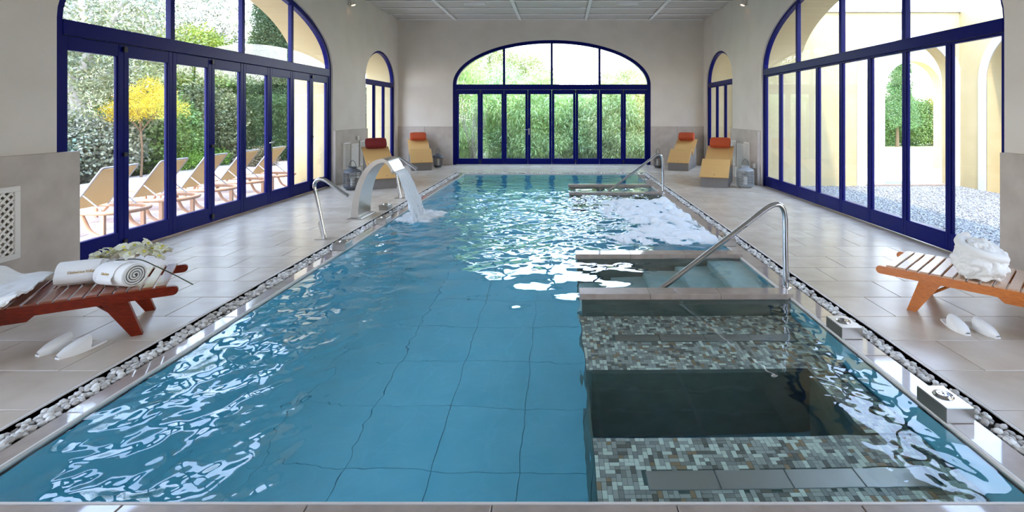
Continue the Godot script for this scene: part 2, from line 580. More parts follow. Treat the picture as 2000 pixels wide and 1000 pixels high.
func window(called: String, label: String, xf: Transform3D, u0: float, u1: float, glass_top: float, trans_bot: float, ys: float, b: float, nl: int, nup: int, fw: float, st: float, rail: float, face: float, handle := -1, hinged := true) -> void:
	var t := Node3D.new()
	t.name = called
	add_child(t)
	t.transform = xf
	meta(t, label, "window", "", "structure")
	var poly := PackedVector2Array([Vector2(u0, 0.0)])
	for q in arch(u0, u1, ys, b): poly.append(q)
	poly.append(Vector2(u1, 0.0)); poly.append(Vector2(u1 - fw, 0.0))
	var inner := arch(u0 + fw, u1 - fw, ys, b - fw)
	inner.reverse()
	for q in inner: poly.append(q)
	poly.append(Vector2(u0 + fw, 0.0))
	var m := MB.new()
	m.prism(poly, -0.045, 0.045)
	part("frame", m, M("navy"), t)
	m = MB.new()
	bar(m, u0 + fw, u1 - fw, trans_bot, ys, 0.11)
	part("transom", m, M("navy"), t)
	var w := (u1 - u0 - 2 * fw) / nl
	for i in nl:
		var a := u0 + fw + w * i + 0.003
		var e := u0 + fw + w * (i + 1) - 0.003
		m = MB.new()
		bar(m, a, a + st, 0.012, trans_bot - 0.004, 0.065)
		bar(m, e - st, e, 0.012, trans_bot - 0.004, 0.065)
		bar(m, a + st, e - st, 0.012, rail, 0.06)
		bar(m, a + st, e - st, glass_top, trans_bot - 0.004, 0.06)
		# glazing beads
		bar(m, a + st, a + st + 0.012, rail, glass_top, 0.03)
		bar(m, e - st - 0.012, e - st, rail, glass_top, 0.03)
		var leaf := part("door_leaf" if hinged else "glazed_leaf", m, M("navy"), t)
		m = MB.new()
		m.quad(Vector3(a + st, rail, 0), Vector3(e - st, rail, 0), Vector3(e - st, glass_top, 0), Vector3(a + st, glass_top, 0), Vector3(0, 0, -face * 100))
		part("pane", m, M("glass"), leaf)
		if i == handle:
			m = MB.new()
			m.cbox(Vector3(0.035, 0.2, 0.012), 0.004, Transform3D(Basis(), Vector3(a + st / 2, 1.03, face * 0.04)))
			m.tube([Vector3(a + st / 2, 1.09, face * 0.04), Vector3(a + st / 2, 1.09, face * 0.085), Vector3(a + st / 2 - 0.14, 1.09, face * 0.09)], 0.011, 8)
			part("handle", m, M("steel"), leaf)
		elif hinged and i % 2 == 1:
			m = MB.new()
			m.cbox(Vector3(0.05, 0.045, 0.03), 0.005, Transform3D(Basis(), Vector3(a, 1.12, face * 0.045)))
			m.cbox(Vector3(0.05, 0.07, 0.03), 0.005, Transform3D(Basis(), Vector3(a, 0.1, face * 0.045)))
			m.cbox(Vector3(0.05, 0.06, 0.03), 0.005, Transform3D(Basis(), Vector3(a, trans_bot - 0.06, face * 0.045)))
			part("hinge", m, M("black_plastic"), leaf)
	# lunette above the transom
	var cu := (u0 + u1) / 2.0
	var ha := (u1 - u0) / 2.0 - fw
	var cuts := []
	for i in nup + 1:
		cuts.append(u0 + fw + (u1 - u0 - 2 * fw) * i / nup)
	for i in range(1, nup):
		var yy: float = ys + (b - fw) * sqrt(1.0 - pow((cuts[i] - cu) / ha, 2)) + 0.02
		m = MB.new()
		bar(m, cuts[i] - 0.035, cuts[i] + 0.035, ys, yy, 0.075)
		part("mullion", m, M("navy"), t)
	for i in nup:
		var pts := PackedVector2Array([Vector2(cuts[i], ys)])
		for k in 17:
			var u: float = lerpf(cuts[i], cuts[i + 1], k / 16.0)
			var yk: float = ys + (b - fw) * sqrt(maxf(0.0, 1.0 - pow((u - cu) / ha, 2)))
			if yk > ys + 0.004:
				pts.append(Vector2(u, yk))
		pts.append(Vector2(cuts[i + 1], ys))
		m = MB.new()
		var ids := Geometry2D.triangulate_polygon(pts)
		var nz := Vector3(0, 0, face)
		for k in range(0, ids.size(), 3):
			var q := []
			for j in 3: q.append(Vector3(pts[ids[k + j]].x, pts[ids[k + j]].y, 0))
			m.tri(q[0], q[1], q[2], nz, nz, nz)
		part("arch_pane", m, M("glass"), t)


func windows() -> void:
	window("window_1", "long navy arched folding glass doors along the left wall", side_xf(WL - 0.085), BIG[0], BIG[1], 2.25, 2.40, 2.56, 1.34, 8, 4, 0.10, 0.066, 0.23, 1.0, 5)
	window("window_2", "long navy arched glazing along the right wall facing the gravel court", side_xf(WR + 0.085), BIG[0], BIG[1], 2.39, 2.42, 2.56, 1.34, 8, 4, 0.06, 0.034, 0.22, -1.0, -1, false)
	window("window_6", "navy arched folding doors of the next bay on the left, beside the viewer", side_xf(WL - 0.085), NEAR[0], NEAR[1], 2.25, 2.40, 2.56, 1.34, 8, 4, 0.10, 0.066, 0.23, 1.0, 5)
	window("window_7", "navy arched glazing of the next bay on the right, beside the viewer", side_xf(WR + 0.085), NEAR[0], NEAR[1], 2.39, 2.42, 2.56, 1.34, 8, 4, 0.06, 0.034, 0.22, -1.0, -1, false)
	window("window_3", "wide navy arched folding doors in the far wall", far_xf(WF + 0.085), -3.34, 2.79, 2.19, 2.33, 2.49, 1.376, 8, 4, 0.10, 0.064, 0.19, 1.0, 3)
	window("window_4", "small navy arched window at the far end of the left wall", side_xf(WL - 0.085), SMALL[0], SMALL[1], 2.36, 2.38, 2.5, 0.84, 3, 1, 0.06, 0.04, 0.18, 1.0, -1, false)
	window("window_5", "small navy arched window at the far end of the right wall", side_xf(WR + 0.085), SMALL[0], SMALL[1], 2.36, 2.38, 2.5, 0.84, 3, 1, 0.06, 0.04, 0.18, -1.0, -1, false)


# ---------------------------------------------------------------- deck of stone slabs
func lay(parent: Node, x0: float, x1: float, d0: float, d1: float, ty: float) -> void:
	# running bond, 0.64 x 0.42
	var row0 := int(floor((d0 - 0.21) / 0.42))
	var row1 := int(ceil((d1 - 0.21) / 0.42))
	for r in range(row0, row1 + 1):
		var a := maxf(d0, 0.21 + 0.42 * r)
		var b := minf(d1, 0.21 + 0.42 * (r + 1))
		if b - a < 0.02: continue
		var off := 0.32 if posmod(r, 2) == 0 else 0.0
		var k := int(floor((x0 - 2.64 - off) / 0.64))
		while 2.64 + off + 0.64 * k < x1:
			var e := maxf(x0, 2.64 + off + 0.64 * k)
			var f := minf(x1, 2.64 + off + 0.64 * (k + 1))
			k += 1
			if f - e < 0.02: continue
			part("floor_slab", chamfered(Vector3(f - e - 0.005, 0.03, b - a - 0.005), 0.002), M("slab%d" % rng.randi_range(0, 3)), parent, Transform3D(Basis(), P((e + f) / 2, ty - 0.015 + rng.randf_range(-0.0005, 0.0005), (a + b) / 2)))


const GL := -2.83
const GR := 2.31
const GF := 13.64


func deck() -> void:
	var m := MB.new()
	for r in [[WL - 0.9, GL, WB - 0.7, WF + 0.75], [GR, WR + 0.9, WB - 0.7, WF + 0.75], [GL, GR, WB - 0.7, 1.45], [GL, GR, GF, WF + 0.75]]:
		m.box(P(r[0], -0.25, r[3]), P(r[1], -0.008, r[2]))
	var fl := single("floor", m, M("grout"), "pool deck of staggered beige grey stone slabs", "floor", "", "structure")
	lay(fl, WL - 0.12, GL - 0.012, WB, WF + 0.1, 0.0)
	lay(fl, GR + 0.012, WR + 0.12, WB, WF + 0.1, 0.0)
	lay(fl, GL - 0.012, GR + 0.012, GF + 0.012, WF + 0.1, 0.0)
	lay(fl, GL - 0.012, GR + 0.012, WB, 1.45, 0.0)
	# gutter with metal edges
	m = MB.new()
	for r in [[GL, -2.67, 1.45, GF], [2.18, GR, 1.45, GF], [-2.67, 2.18, 13.54, GF]]:
		m.box(P(r[0], -0.3, r[3]), P(r[1], -0.05, r[2]))
	var g := single("gutter", m, M("gutter"), "dark overflow gutter running round the pool under pebbles", "gutter", "", "structure")
	m = MB.new()
	for r in [[GL - 0.012, GL, 1.45, GF + 0.012], [GR, GR + 0.012, 1.45, GF + 0.012], [GL, GR, GF, GF + 0.012]]:
		m.box(P(r[0], -0.1, r[3]), P(r[1], 0.001, r[2]))
	part("edge_strip", m, M("edge_trim"), g)


# ---------------------------------------------------------------- pool
func slab(lo: Vector3, hi: Vector3, ch := 0.004) -> MB:
	var m := MB.new()
	m.cbox((hi - lo).abs(), ch, Transform3D(Basis(), (lo + hi) / 2.0))
	return m


func pool() -> void:
	var t := thing("swimming_pool", "long blue tiled indoor pool with overflow coping and mosaic seats", "pool", Vector3.ZERO, 0, "", "structure")
	var bot := -1.32
	var m := MB.new()
	m.box(P(-2.9, bot - 0.3, 13.9), P(2.4, bot - 0.01, 1.4))
	part("basin_bed", m, M("basin_grout"), t)
	var nx := 8
	var nd := 19
	for i in nx:
		for k in nd:
			var w := (POOL_R - POOL_L) / nx
			var h := (POOL_F - POOL_N) / nd
			part("basin_tile", chamfered(Vector3(w - 0.004, 0.02, h - 0.004), 0.001), M("basin%d" % rng.randi_range(0, 2)), t, Transform3D(Basis(), P(POOL_L + w * (i + 0.5), bot, POOL_N + h * (k + 0.5))))
	for q in [[POOL_L - 0.1, POOL_L, POOL_N - 0.1, POOL_F + 0.1], [POOL_R, POOL_R + 0.1, POOL_N - 0.1, POOL_F + 0.1], [POOL_L, POOL_R, POOL_N - 0.1, POOL_N], [POOL_L, POOL_R, POOL_F, POOL_F + 0.1]]:
		m = MB.new()
		m.box(P(q[0], bot, q[3]), P(q[1], -0.05, q[2]))
		part("basin_wall", m, M("basin1"), t)
	# wet coping slabs
	var d := 1.45
	while d < 13.54:
		var e := minf(13.54, d + 0.64)
		part("coping_slab", slab(P(-2.67, -0.05, d + 0.002), P(POOL_L - 0.012, -0.012, e - 0.002)), M("coping"), t)
		part("coping_slab", slab(P(POOL_R + 0.012, -0.05, d + 0.002), P(2.18, -0.012, e - 0.002)), M("coping"), t)
		d = e
	var x := POOL_L - 0.012
	while x < POOL_R:
		var e := minf(POOL_R + 0.012, x + 0.76)
		part("coping_slab", slab(P(x + 0.002, -0.05, 1.45), P(e - 0.002, -0.012, POOL_N - 0.012)), M("coping"), t)
		part("coping_slab", slab(P(x + 0.002, -0.05, POOL_F + 0.012), P(e - 0.002, -0.012, 13.54)), M("coping"), t)
		x = e
	for q in [[POOL_L - 0.012, POOL_L, POOL_N - 0.012, POOL_F + 0.012], [POOL_R, POOL_R + 0.012, POOL_N - 0.012, POOL_F + 0.012], [POOL_L, POOL_R, POOL_N - 0.012, POOL_N], [POOL_L, POOL_R, POOL_F, POOL_F + 0.012]]:
		m = MB.new()
		m.box(P(q[0], -0.08, q[3]), P(q[1], -0.010, q[2]))
		part("edge_strip", m, M("edge_trim"), t)
	# two stair bays, each between low walls with stone caps
	for bay in [[4.43, 5.68], [10.1, 11.22]]:
		for b in bay:
			m = MB.new()
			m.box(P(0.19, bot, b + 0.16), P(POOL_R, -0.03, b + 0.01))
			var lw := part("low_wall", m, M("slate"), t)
			var cx := 0.165
			while cx < POOL_R - 0.02:
				var ce := minf(POOL_R + 0.03, cx + 0.62)
				if POOL_R + 0.03 - ce < 0.1: ce = POOL_R + 0.03
				part("cap_slab", slab(P(cx + 0.001, -0.04, b + 0.17), P(ce - 0.001, 0.018, b)), M("coping"), lw)
				cx = ce
		for k in 5:
			var sx := POOL_R - 0.36 * k
			part("step", slab(P(sx - 0.36 - 0.01, bot, bay[1] + 0.005), P(sx, -0.13 - 0.17 * k, bay[0] + 0.165), 0.012), M("step"), t)
	seats(t)


func seats(t: Node) -> void:
	# two mosaic bench seats and a mosaic side bench round a dark well, at the near right corner
	var y := -0.40
	var names := []
	for s in [[POOL_N, 2.86, 1.0], [3.55, 4.44, -1.0], [2.86, 3.55, 0.0]]:
		var x0 := 0.17 if s[2] != 0.0 else 1.72
		var m := MB.new()
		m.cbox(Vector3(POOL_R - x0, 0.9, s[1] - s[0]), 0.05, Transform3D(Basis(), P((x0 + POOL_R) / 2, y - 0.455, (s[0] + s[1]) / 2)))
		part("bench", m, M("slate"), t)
	var mw := MB.new()
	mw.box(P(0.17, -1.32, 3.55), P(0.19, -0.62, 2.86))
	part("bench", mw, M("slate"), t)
	# mosaic: small tiles 26 mm, singles and doubles, on the bench tops
	var cell := 0.0265
	var near := []
	var pal := [M("mosaic0").albedo_color.srgb_to_linear(), M("mosaic1").albedo_color.srgb_to_linear(), M("mosaic2").albedo_color.srgb_to_linear(), M("mosaic3").albedo_color.srgb_to_linear(), M("mosaic4").albedo_color.srgb_to_linear()]
	var rest := MB.new()
	rest.tinted = true
	for s in [[0.17, POOL_R, POOL_N, 2.86], [0.17, POOL_R, 3.55, 4.44], [1.72, POOL_R, 2.86, 3.55]]:
		var nx := int((s[1] - s[0]) / cell)
		var nd := int((s[3] - s[2]) / cell)
		var taken := {}
		for k in nd:
			for i in nx:
				if taken.has(Vector2i(i, k)): continue
				var r := rng.randf()
				var wx := 1
				var wd := 1
				if r < 0.25 and i + 1 < nx and not taken.has(Vector2i(i + 1, k)): wx = 2
				elif r < 0.6 and k + 1 < nd: wd = 2
				for a in wx:
					for b in wd:
						taken[Vector2i(i + a, k + b)] = true
				var pick := rng.randf()
				var ci := 0 if pick < 0.25 else 1 if pick < 0.58 else 2 if pick < 0.80 else 3 if pick < 0.88 else 4
				var cx: float = s[0] + cell * (i + wx / 2.0) + 0.004
				var cd: float = s[2] + cell * (k + wd / 2.0)
				if s[2] == POOL_N and absf(cd - 2.53) < 0.07 and cx > 0.42 and cx < 1.86: continue
				if s[2] == 3.55 and absf(cd - 4.02) < 0.06 and cx > 0.42 and cx < 1.86: continue
				if s[2] == POOL_N and k < 9 and near.size() < 298:
					near.append([cx, cd, wx, wd, ci])
				else:
					rest.tint = pal[ci]
					var hx := cell * wx / 2.0 - 0.001
					var hd := cell * wd / 2.0 - 0.001
					var q := [P(cx - hx, y, cd - hd), P(cx + hx, y, cd - hd), P(cx + hx, y, cd + hd), P(cx - hx, y, cd + hd)]
					rest.quad(q[0], q[1], q[2], q[3], P(cx, -2, cd))
					var dn := Vector3(0, -0.006, 0)
					for j in 4:
						rest.quad(q[j], q[(j + 1) % 4], q[(j + 1) % 4] + dn, q[j] + dn, P(cx, y - 0.003, cd))
	for q in near:
		part("mosaic_tile", chamfered(Vector3(cell * q[2] - 0.002, 0.008, cell * q[3] - 0.002), 0.0008), M("mosaic%d" % q[4]), t, Transform3D(Basis(), P(q[0], y - 0.004, q[1])))
	var ro := part("mosaic", rest, M("mosaic_rest"), t)
	ro.set_meta("kind", "stuff")
	# mosaic on the upright face of the far bench and rounded nose
	for q in [[2.53, 0.065], [4.02, 0.055]]:
		for k in 4:
			var plate := slab(P(0.43 + 0.355 * k, y - 0.02, q[0] + q[1]), P(0.43 + 0.355 * k + 0.353, y + 0.004, q[0] - q[1]), 0.004)
			part("bubble_plate", plate, M("brushed"), t)


# ---------------------------------------------------------------- water
var n_a := FastNoiseLite.new()
var n_b := FastNoiseLite.new()
var n_c := FastNoiseLite.new()
var n_f := FastNoiseLite.new()


func foam_at(x: float, d: float) -> float:
	var f := smoothstep(-0.4, 1.5, x + 0.35 * n_a.get_noise_2d(x * 0.8 + 40.0, d * 0.8)) * smoothstep(5.9, 6.6, d) * (1.0 - smoothstep(9.3, 10.15, d))
	var r := Vector2((x + 2.2) / 0.42, (d - 7.98) / 0.5).length()
	return maxf(f, (1.0 - smoothstep(0.3, 1.6, r)))


func wave(x: float, d: float) -> float:
	var far := smoothstep(4.6, 7.2, d) * (1.0 - 0.72 * smoothstep(9.8, 11.4, d))
	var left := smoothstep(0.5, 2.0, -x) * (1.0 - 0.35 * smoothstep(2.0, 5.0, d))
	var nook := 1.0 if (x > 0.15 and d < 4.5) else 0.0
	var amp := maxf(0.10, maxf(far * 1.35, left * 0.95)) * (1.0 - 0.75 * nook) + nook * 0.35 * smoothstep(1.1, 2.0, x)
	var h := amp * (0.014 * n_a.get_noise_2d(x, d) + 0.0090 * n_b.get_noise_2d(x, d) + 0.0046 * n_c.get_noise_2d(x, d) + 0.0016 * n_c.get_noise_2d(x * 2.2 + 31.0, d * 2.2))
	h += 0.0030 * n_a.get_noise_2d(x * 0.5 + 9.0, d * 0.5) * (1.0 - 0.6 * nook)
	var r := Vector2(x + 2.2, d - 7.98).length()
	h += 0.0050 * exp(-r / 2.6) * sin(r * 15.0) * (1.0 - nook)
	var r2 := Vector2(x - 1.4, d - 7.0).length()
	h += 0.0030 * exp(-maxf(0.0, r2 - 1.0) / 2.0) * sin(r2 * 13.0 + 1.0) * (1.0 - nook)
	var f := foam_at(x, d)
	if f > 0.01:
		h += f * 0.03 * n_f.get_noise_2d(x, d)
	var edge := minf(minf(x - POOL_L, POOL_R - x), minf(d - POOL_N, POOL_F - d))
	return WATER_Y + h * (0.35 + 0.65 * smoothstep(0.0, 0.12, edge))


func water() -> void:
	n_a.seed = 2; n_a.frequency = 0.85; n_a.fractal_type = FastNoiseLite.FRACTAL_NONE; n_a.noise_type = FastNoiseLite.TYPE_SIMPLEX_SMOOTH
	n_b.seed = 5; n_b.frequency = 2.3; n_b.fractal_type = FastNoiseLite.FRACTAL_NONE; n_b.noise_type = FastNoiseLite.TYPE_SIMPLEX_SMOOTH
	n_c.seed = 9; n_c.frequency = 5.2; n_c.fractal_type = FastNoiseLite.FRACTAL_NONE; n_c.noise_type = FastNoiseLite.TYPE_SIMPLEX_SMOOTH
	n_f.seed = 4; n_f.frequency = 2.6; n_f.fractal_octaves = 4; n_f.noise_type = FastNoiseLite.TYPE_SIMPLEX_SMOOTH
	var nx := 300
	var nd := 700
	var hs := PackedFloat32Array()
	hs.resize((nx + 1) * (nd + 1))
	var fs := PackedFloat32Array()
	fs.resize(hs.size())
	var v := PackedVector3Array()
	var nn := PackedVector3Array()
	var idx := PackedInt32Array()
	for k in nd + 1:
		var d := lerpf(POOL_N, POOL_F, float(k) / nd)
		for i in nx + 1:
			var x := lerpf(POOL_L, POOL_R, float(i) / nx)
			hs[k * (nx + 1) + i] = wave(x, d)
			fs[k * (nx + 1) + i] = foam_at(x, d)
	var sx := (POOL_R - POOL_L) / nx
	var sd := (POOL_F - POOL_N) / nd
	for k in nd + 1:
		for i in nx + 1:
			var o := k * (nx + 1)
			v.append(P(POOL_L + sx * i, hs[o + i], POOL_N + sd * k))
			var gx := (hs[o + mini(i + 1, nx)] - hs[o + maxi(i - 1, 0)]) / (sx * (mini(i + 1, nx) - maxi(i - 1, 0)))
			var k1 := mini(k + 1, nd)
			var k0 := maxi(k - 1, 0)
			var gd := (hs[k1 * (nx + 1) + i] - hs[k0 * (nx + 1) + i]) / (sd * (k1 - k0))
			nn.append(Vector3(-gx, 1.0, gd).normalized())
	for k in nd:
		for i in nx:
			var a := k * (nx + 1) + i
			var b := a + 1
			var e := a + nx + 1
			var f := e + 1
			# seen from above (x right, -z up): clockwise
			idx.append_array([a, e, f, a, f, b])
	single("pool_water", packed(v, nn, idx), M("water"), "clear rippled pool water filling the long basin", "water")
	# foam over the massage jets and under the water cannon
	for zone in [["jet_foam", -0.6, POOL_R - 0.01, 5.88, 10.2, "white bubbling foam over the massage jets along the right pool edge"], ["splash_foam", POOL_L + 0.02, -1.3, 7.2, 8.8, "small patch of white splash where the falling water meets the pool"]]:
		v = PackedVector3Array(); nn = PackedVector3Array(); idx = PackedInt32Array()
		var fx := int((zone[2] - zone[1]) / 0.022)
		var fd := int((zone[4] - zone[3]) / 0.03)
		var ok := PackedByteArray()
		var hh := PackedFloat32Array()
		for k in fd + 1:
			for i in fx + 1:
				var x := lerpf(zone[1], zone[2], float(i) / fx)
				var d := lerpf(zone[3], zone[4], float(k) / fd)
				var f := foam_at(x, d)
				var bump: float = 0.5 + 0.5 * n_f.get_noise_2d(x * 1.3 + 11.0, d * 1.1)
				var fine := n_f.get_noise_2d(x * 3.3 + 3.0, d * 3.0)
				var up: float = f * (0.070 * bump + 0.055 * bump * bump * f + 0.016 * fine) - (0.028 if zone[1] > -2.0 else 0.016) - 0.03 * (1.0 - f)
				hh.append(wave(x, d) + up)
				ok.append(1 if up > -0.014 else 0)
		for k in fd + 1:
			for i in fx + 1:
				var x := lerpf(zone[1], zone[2], float(i) / fx)
				var d := lerpf(zone[3], zone[4], float(k) / fd)
				v.append(P(x, hh[k * (fx + 1) + i], d))
				var gx := (hh[k * (fx + 1) + mini(i + 1, fx)] - hh[k * (fx + 1) + maxi(i - 1, 0)]) / 0.044
				var gd := (hh[mini(k + 1, fd) * (fx + 1) + i] - hh[maxi(k - 1, 0) * (fx + 1) + i]) / 0.06
				nn.append(Vector3(-gx, 1.0, gd).normalized())
		for k in fd:
			for i in fx:
				var a := k * (fx + 1) + i
				if ok[a] and ok[a + 1] and ok[a + fx + 1] and ok[a + fx + 2]:
					idx.append_array([a, a + fx + 1, a + fx + 2, a, a + fx + 2, a + 1])
		single(zone[0], packed(v, nn, idx), M("foam"), zone[5], "foam", "", "stuff")


func packed(v: PackedVector3Array, nn: PackedVector3Array, idx: PackedInt32Array) -> ArrayMesh:
	var arr := []
	arr.resize(Mesh.ARRAY_MAX)
	arr[Mesh.ARRAY_VERTEX] = v
	arr[Mesh.ARRAY_NORMAL] = nn
	arr[Mesh.ARRAY_INDEX] = idx
	var m := ArrayMesh.new()
	m.add_surface_from_arrays(Mesh.PRIMITIVE_TRIANGLES, arr)
	return m


# ---------------------------------------------------------------- metal fittings
func smooth_path(pts: Array, step := 6) -> Array:
	var cv := Curve3D.new()
	for i in pts.size():
		var t: Vector3 = (pts[mini(i + 1, pts.size() - 1)] - pts[maxi(i - 1, 0)]) / 6.0
		cv.add_point(pts[i], -t, t)
	var out := []
	for i in (pts.size() - 1) * step + 1:
		out.append(cv.sample(int(i / step), (i % step) / float(step)) if i < (pts.size() - 1) * step else pts[-1])
	return out


func bend(a: Vector3, corner: Vector3, b: Vector3, r: float, cnt := 10) -> Array:
	# straight, round the corner, straight
	var p0 := corner + (a - corner).normalized() * r
	var p1 := corner + (b - corner).normalized() * r
	var out := [a]
	for i in cnt + 1:
		var t := float(i) / cnt
		out.append(p0.lerp(corner, t).lerp(corner.lerp(p1, t), t))
	out.append(b)
	return out


func fittings() -> void:
	# stair handrails
	for q in [[4.68, "polished steel handrail descending into the near stair bay"], [10.3, "polished steel handrail descending into the far stair bay"]]:
		var t := thing("stair_handrail", q[1], "handrail", P(2.08, -0.012, q[0]), 0, "stair handrails")
		var m := MB.new()
		var pts := bend(Vector3(0, 0.0, 0), Vector3(-0.01, 0.86, 0), Vector3(-1.9, -0.58, 0), 0.24)
		m.tube(pts, 0.024, 14)
		part("rail", m, M("steel"), t)
		m = MB.new()
		m.lathe([Vector2(0.0, 0.014), Vector2(0.03, 0.014), Vector2(0.048, 0.008), Vector2(0.05, 0.0), Vector2(0.0, 0.0)], 20)
		part("base_flange", m, M("steel"), t)
	# swan-neck jets
	for q in [[6.46, "bent steel swan-neck water jet on the left deck, nearest the camera"], [9.54, "bent steel swan-neck water jet on the left deck, behind the steel water arch"]]:
		var t := thing("swan_neck_jet", q[1], "spout", P(-3.0, 0, q[0]), 0, "swan-neck jets")
		var m := MB.new()
		m.tube(smooth_path([Vector3(0, 0.01, 0), Vector3(-0.10, 0.5, 0), Vector3(-0.135, 0.65, 0), Vector3(-0.125, 0.72, 0), Vector3(-0.07, 0.76, 0), Vector3(0.0, 0.745, 0), Vector3(0.06, 0.705, 0), Vector3(0.27, 0.555, 0)], 6), 0.024, 14)
		part("pipe", m, M("steel"), t)
		m = MB.new()
		m.prism(PackedVector2Array([Vector2(-0.04, 0.01), Vector2(0.0, 0.01), Vector2(-0.055, 0.26), Vector2(-0.085, 0.2)]), -0.012, 0.012)
		part("gusset", m, M("brushed"), t)
		part("base_plate", slab(Vector3(-0.11, 0, -0.06), Vector3(0.09, 0.01, 0.06), 0.003), M("brushed"), t)
		m = MB.new()
		m.lathe([Vector2(0.0, 0.0), Vector2(0.026, 0.0), Vector2(0.026, 0.03), Vector2(0.022, 0.034), Vector2(0.0, 0.034)], 16, Transform3D(Basis(Vector3(0, 0, 1), deg_to_rad(-123)), Vector3(0.265, 0.56, 0)))
		part("nozzle", m, M("steel"), t)
	# steel water arch
	var t := thing("water_cannon", "wide brushed steel arch pouring a sheet of water into the pool", "fountain", P(-3.05, 0, 7.9))
	var path := []
	for k in 25:
		var a := lerpf(PI * 1.0, PI * 0.30, k / 24.0)
		path.append(Vector3(0.36 + 0.42 * cos(a) * (1.0 if a > PI / 2 else 0.62), 0.02 + 0.86 * sin(a), 0))
	var m := MB.new()
	var rows := []
	var hw := 0.25
	for k in path.size():
		var tg: Vector3 = (path[mini(k + 1, 24)] - path[maxi(k - 1, 0)]).normalized()
		var nr := Vector3(-tg.y, tg.x, 0)
		var th := lerpf(0.11, 0.035, k / 24.0)
		var pc: Vector3 = path[k]
		rows.append([pc, nr, th])
	for side in [0, 1, 2, 3]:
		var rr := []
		for r in rows:
			var o: Vector3 = r[0]
			var nr: Vector3 = r[1]
			var th: float = r[2]
			var a := o + nr * th / 2
			var b := o - nr * th / 2
			var z := Vector3(0, 0, hw)
			match side:
				0: rr.append([a - z, a + z])
				1: rr.append([b - z, b + z])
				2: rr.append([a + z, b + z])
				3: rr.append([a - z, b - z])
		m.sheet(rr)
	part("arch_body", m, M("brushed"), t)
	part("base_plate", slab(Vector3(-0.16, 0, -0.3), Vector3(0.06, 0.014, 0.3), 0.004), M("brushed"), t)
	var lipc: Vector3 = path[24]
	m = MB.new()
	m.cbox(Vector3(0.05, 0.05, 0.52), 0.008, Transform3D(Basis(Vector3(0, 0, 1), -0.9), lipc))
	part("outlet_lip", m, M("brushed"), t)
	# falling sheet of water: streaked, corrugated curtain from the lip to the pool
	m = MB.new()
	var l0 := P(-3.05, 0, 7.9) + lipc
	var nz := FastNoiseLite.new()
	nz.seed = 8; nz.frequency = 9.0
	for layer in 2:
		var sr := []
		for k in 31:
			var s := k / 30.0
			var r := []
			for i in 71:
				var w := i / 70.0 - 0.5
				var y := l0.y - s * (l0.y - WATER_Y + 0.02)
				var reach := 0.13 * s + 0.20 * sqrt(s)
				var j := nz.get_noise_2d(w * 4.0 + 20.0 * layer, s * 0.35) * (0.01 + 0.05 * s)
				r.append(Vector3(l0.x + 0.01 + reach + j + 0.014 * layer, y, l0.z + w * (0.50 + 0.14 * s)))
			sr.append(r)
		m.sheet(sr)
	single("falling_water", m, M("falling_water"), "white streaked sheet of water falling from the steel arch", "water", "", "stuff")
	# push-button boxes on the coping
	var spots := [[2.075, 2.74, "nearest steel push-button box on the right pool edge"], [2.08, 3.72, "steel push-button box on the right pool edge beside the mosaic seats"], [2.05, 6.24, "small steel push-button box on the right edge beside the bubbling foam"], [2.03, 11.75, "steel push-button box on the right edge past the far stair bay"], [2.03, 12.75, "farthest steel push-button box on the right edge"], [-2.6, 6.05, "steel push-button box on the left edge near the closest spout"], [-2.6, 7.45, "steel push-button box on the left edge in front of the water arch"], [-2.92, 8.45, "low steel push-button box on the deck beyond the water arch"]]
	for q in spots:
		var b := thing("push_button_box", q[2], "control box", P(q[0], -0.012 if absf(q[0]) < 2.7 else 0.0, q[1]), 0, "steel push-button boxes")
		part("housing", slab(Vector3(-0.075, 0, -0.11), Vector3(0.075, 0.082, 0.11), 0.004), M("brushed"), b)
		m = MB.new()
		m.lathe([Vector2(0.0, 0.093), Vector2(0.03, 0.093), Vector2(0.036, 0.089), Vector2(0.038, 0.086), Vector2(0.046, 0.088), Vector2(0.05, 0.082), Vector2(0.0, 0.08)], 24, Transform3D(Basis(), Vector3(0, 0, -0.01)))
		part("button", m, M("steel"), b)
		m = MB.new()
		for k in 4:
			var a := TAU * k / 4 + 0.4
			m.lathe([Vector2(0.0, 0.0945), Vector2(0.004, 0.0945), Vector2(0.004, 0.092), Vector2(0.0, 0.092)], 8, Transform3D(Basis(), Vector3(cos(a) * 0.019, 0, sin(a) * 0.019 - 0.01)))
		m.lathe([Vector2(0.0, 0.096), Vector2(0.006, 0.095), Vector2(0.006, 0.092), Vector2(0.0, 0.092)], 8, Transform3D(Basis(), Vector3(0, 0, -0.01)))
		part("air_holes", m, M("black_plastic"), b)
	# lattice vents in the wainscot
	var side_names := ["white lattice vent in the wainscot beside the nearest window end on the left", "narrow white lattice vent on the left pier, closer to the big window", "narrow white lattice vent on the left pier, closer to the small window", "narrow white lattice vent on the right pier, closer to the big window", "narrow white lattice vent on the right pier, closer to the small window"]
	for k in 5:
		var h: Array = VENTS_L[k] if k < 3 else VENTS_R[k - 3]
		vent(WL + 0.071 if k < 3 else WR - 0.071, 1.0 if k < 3 else -1.0, h[0], h[1], h[2], h[3], side_names[k], 0.048)
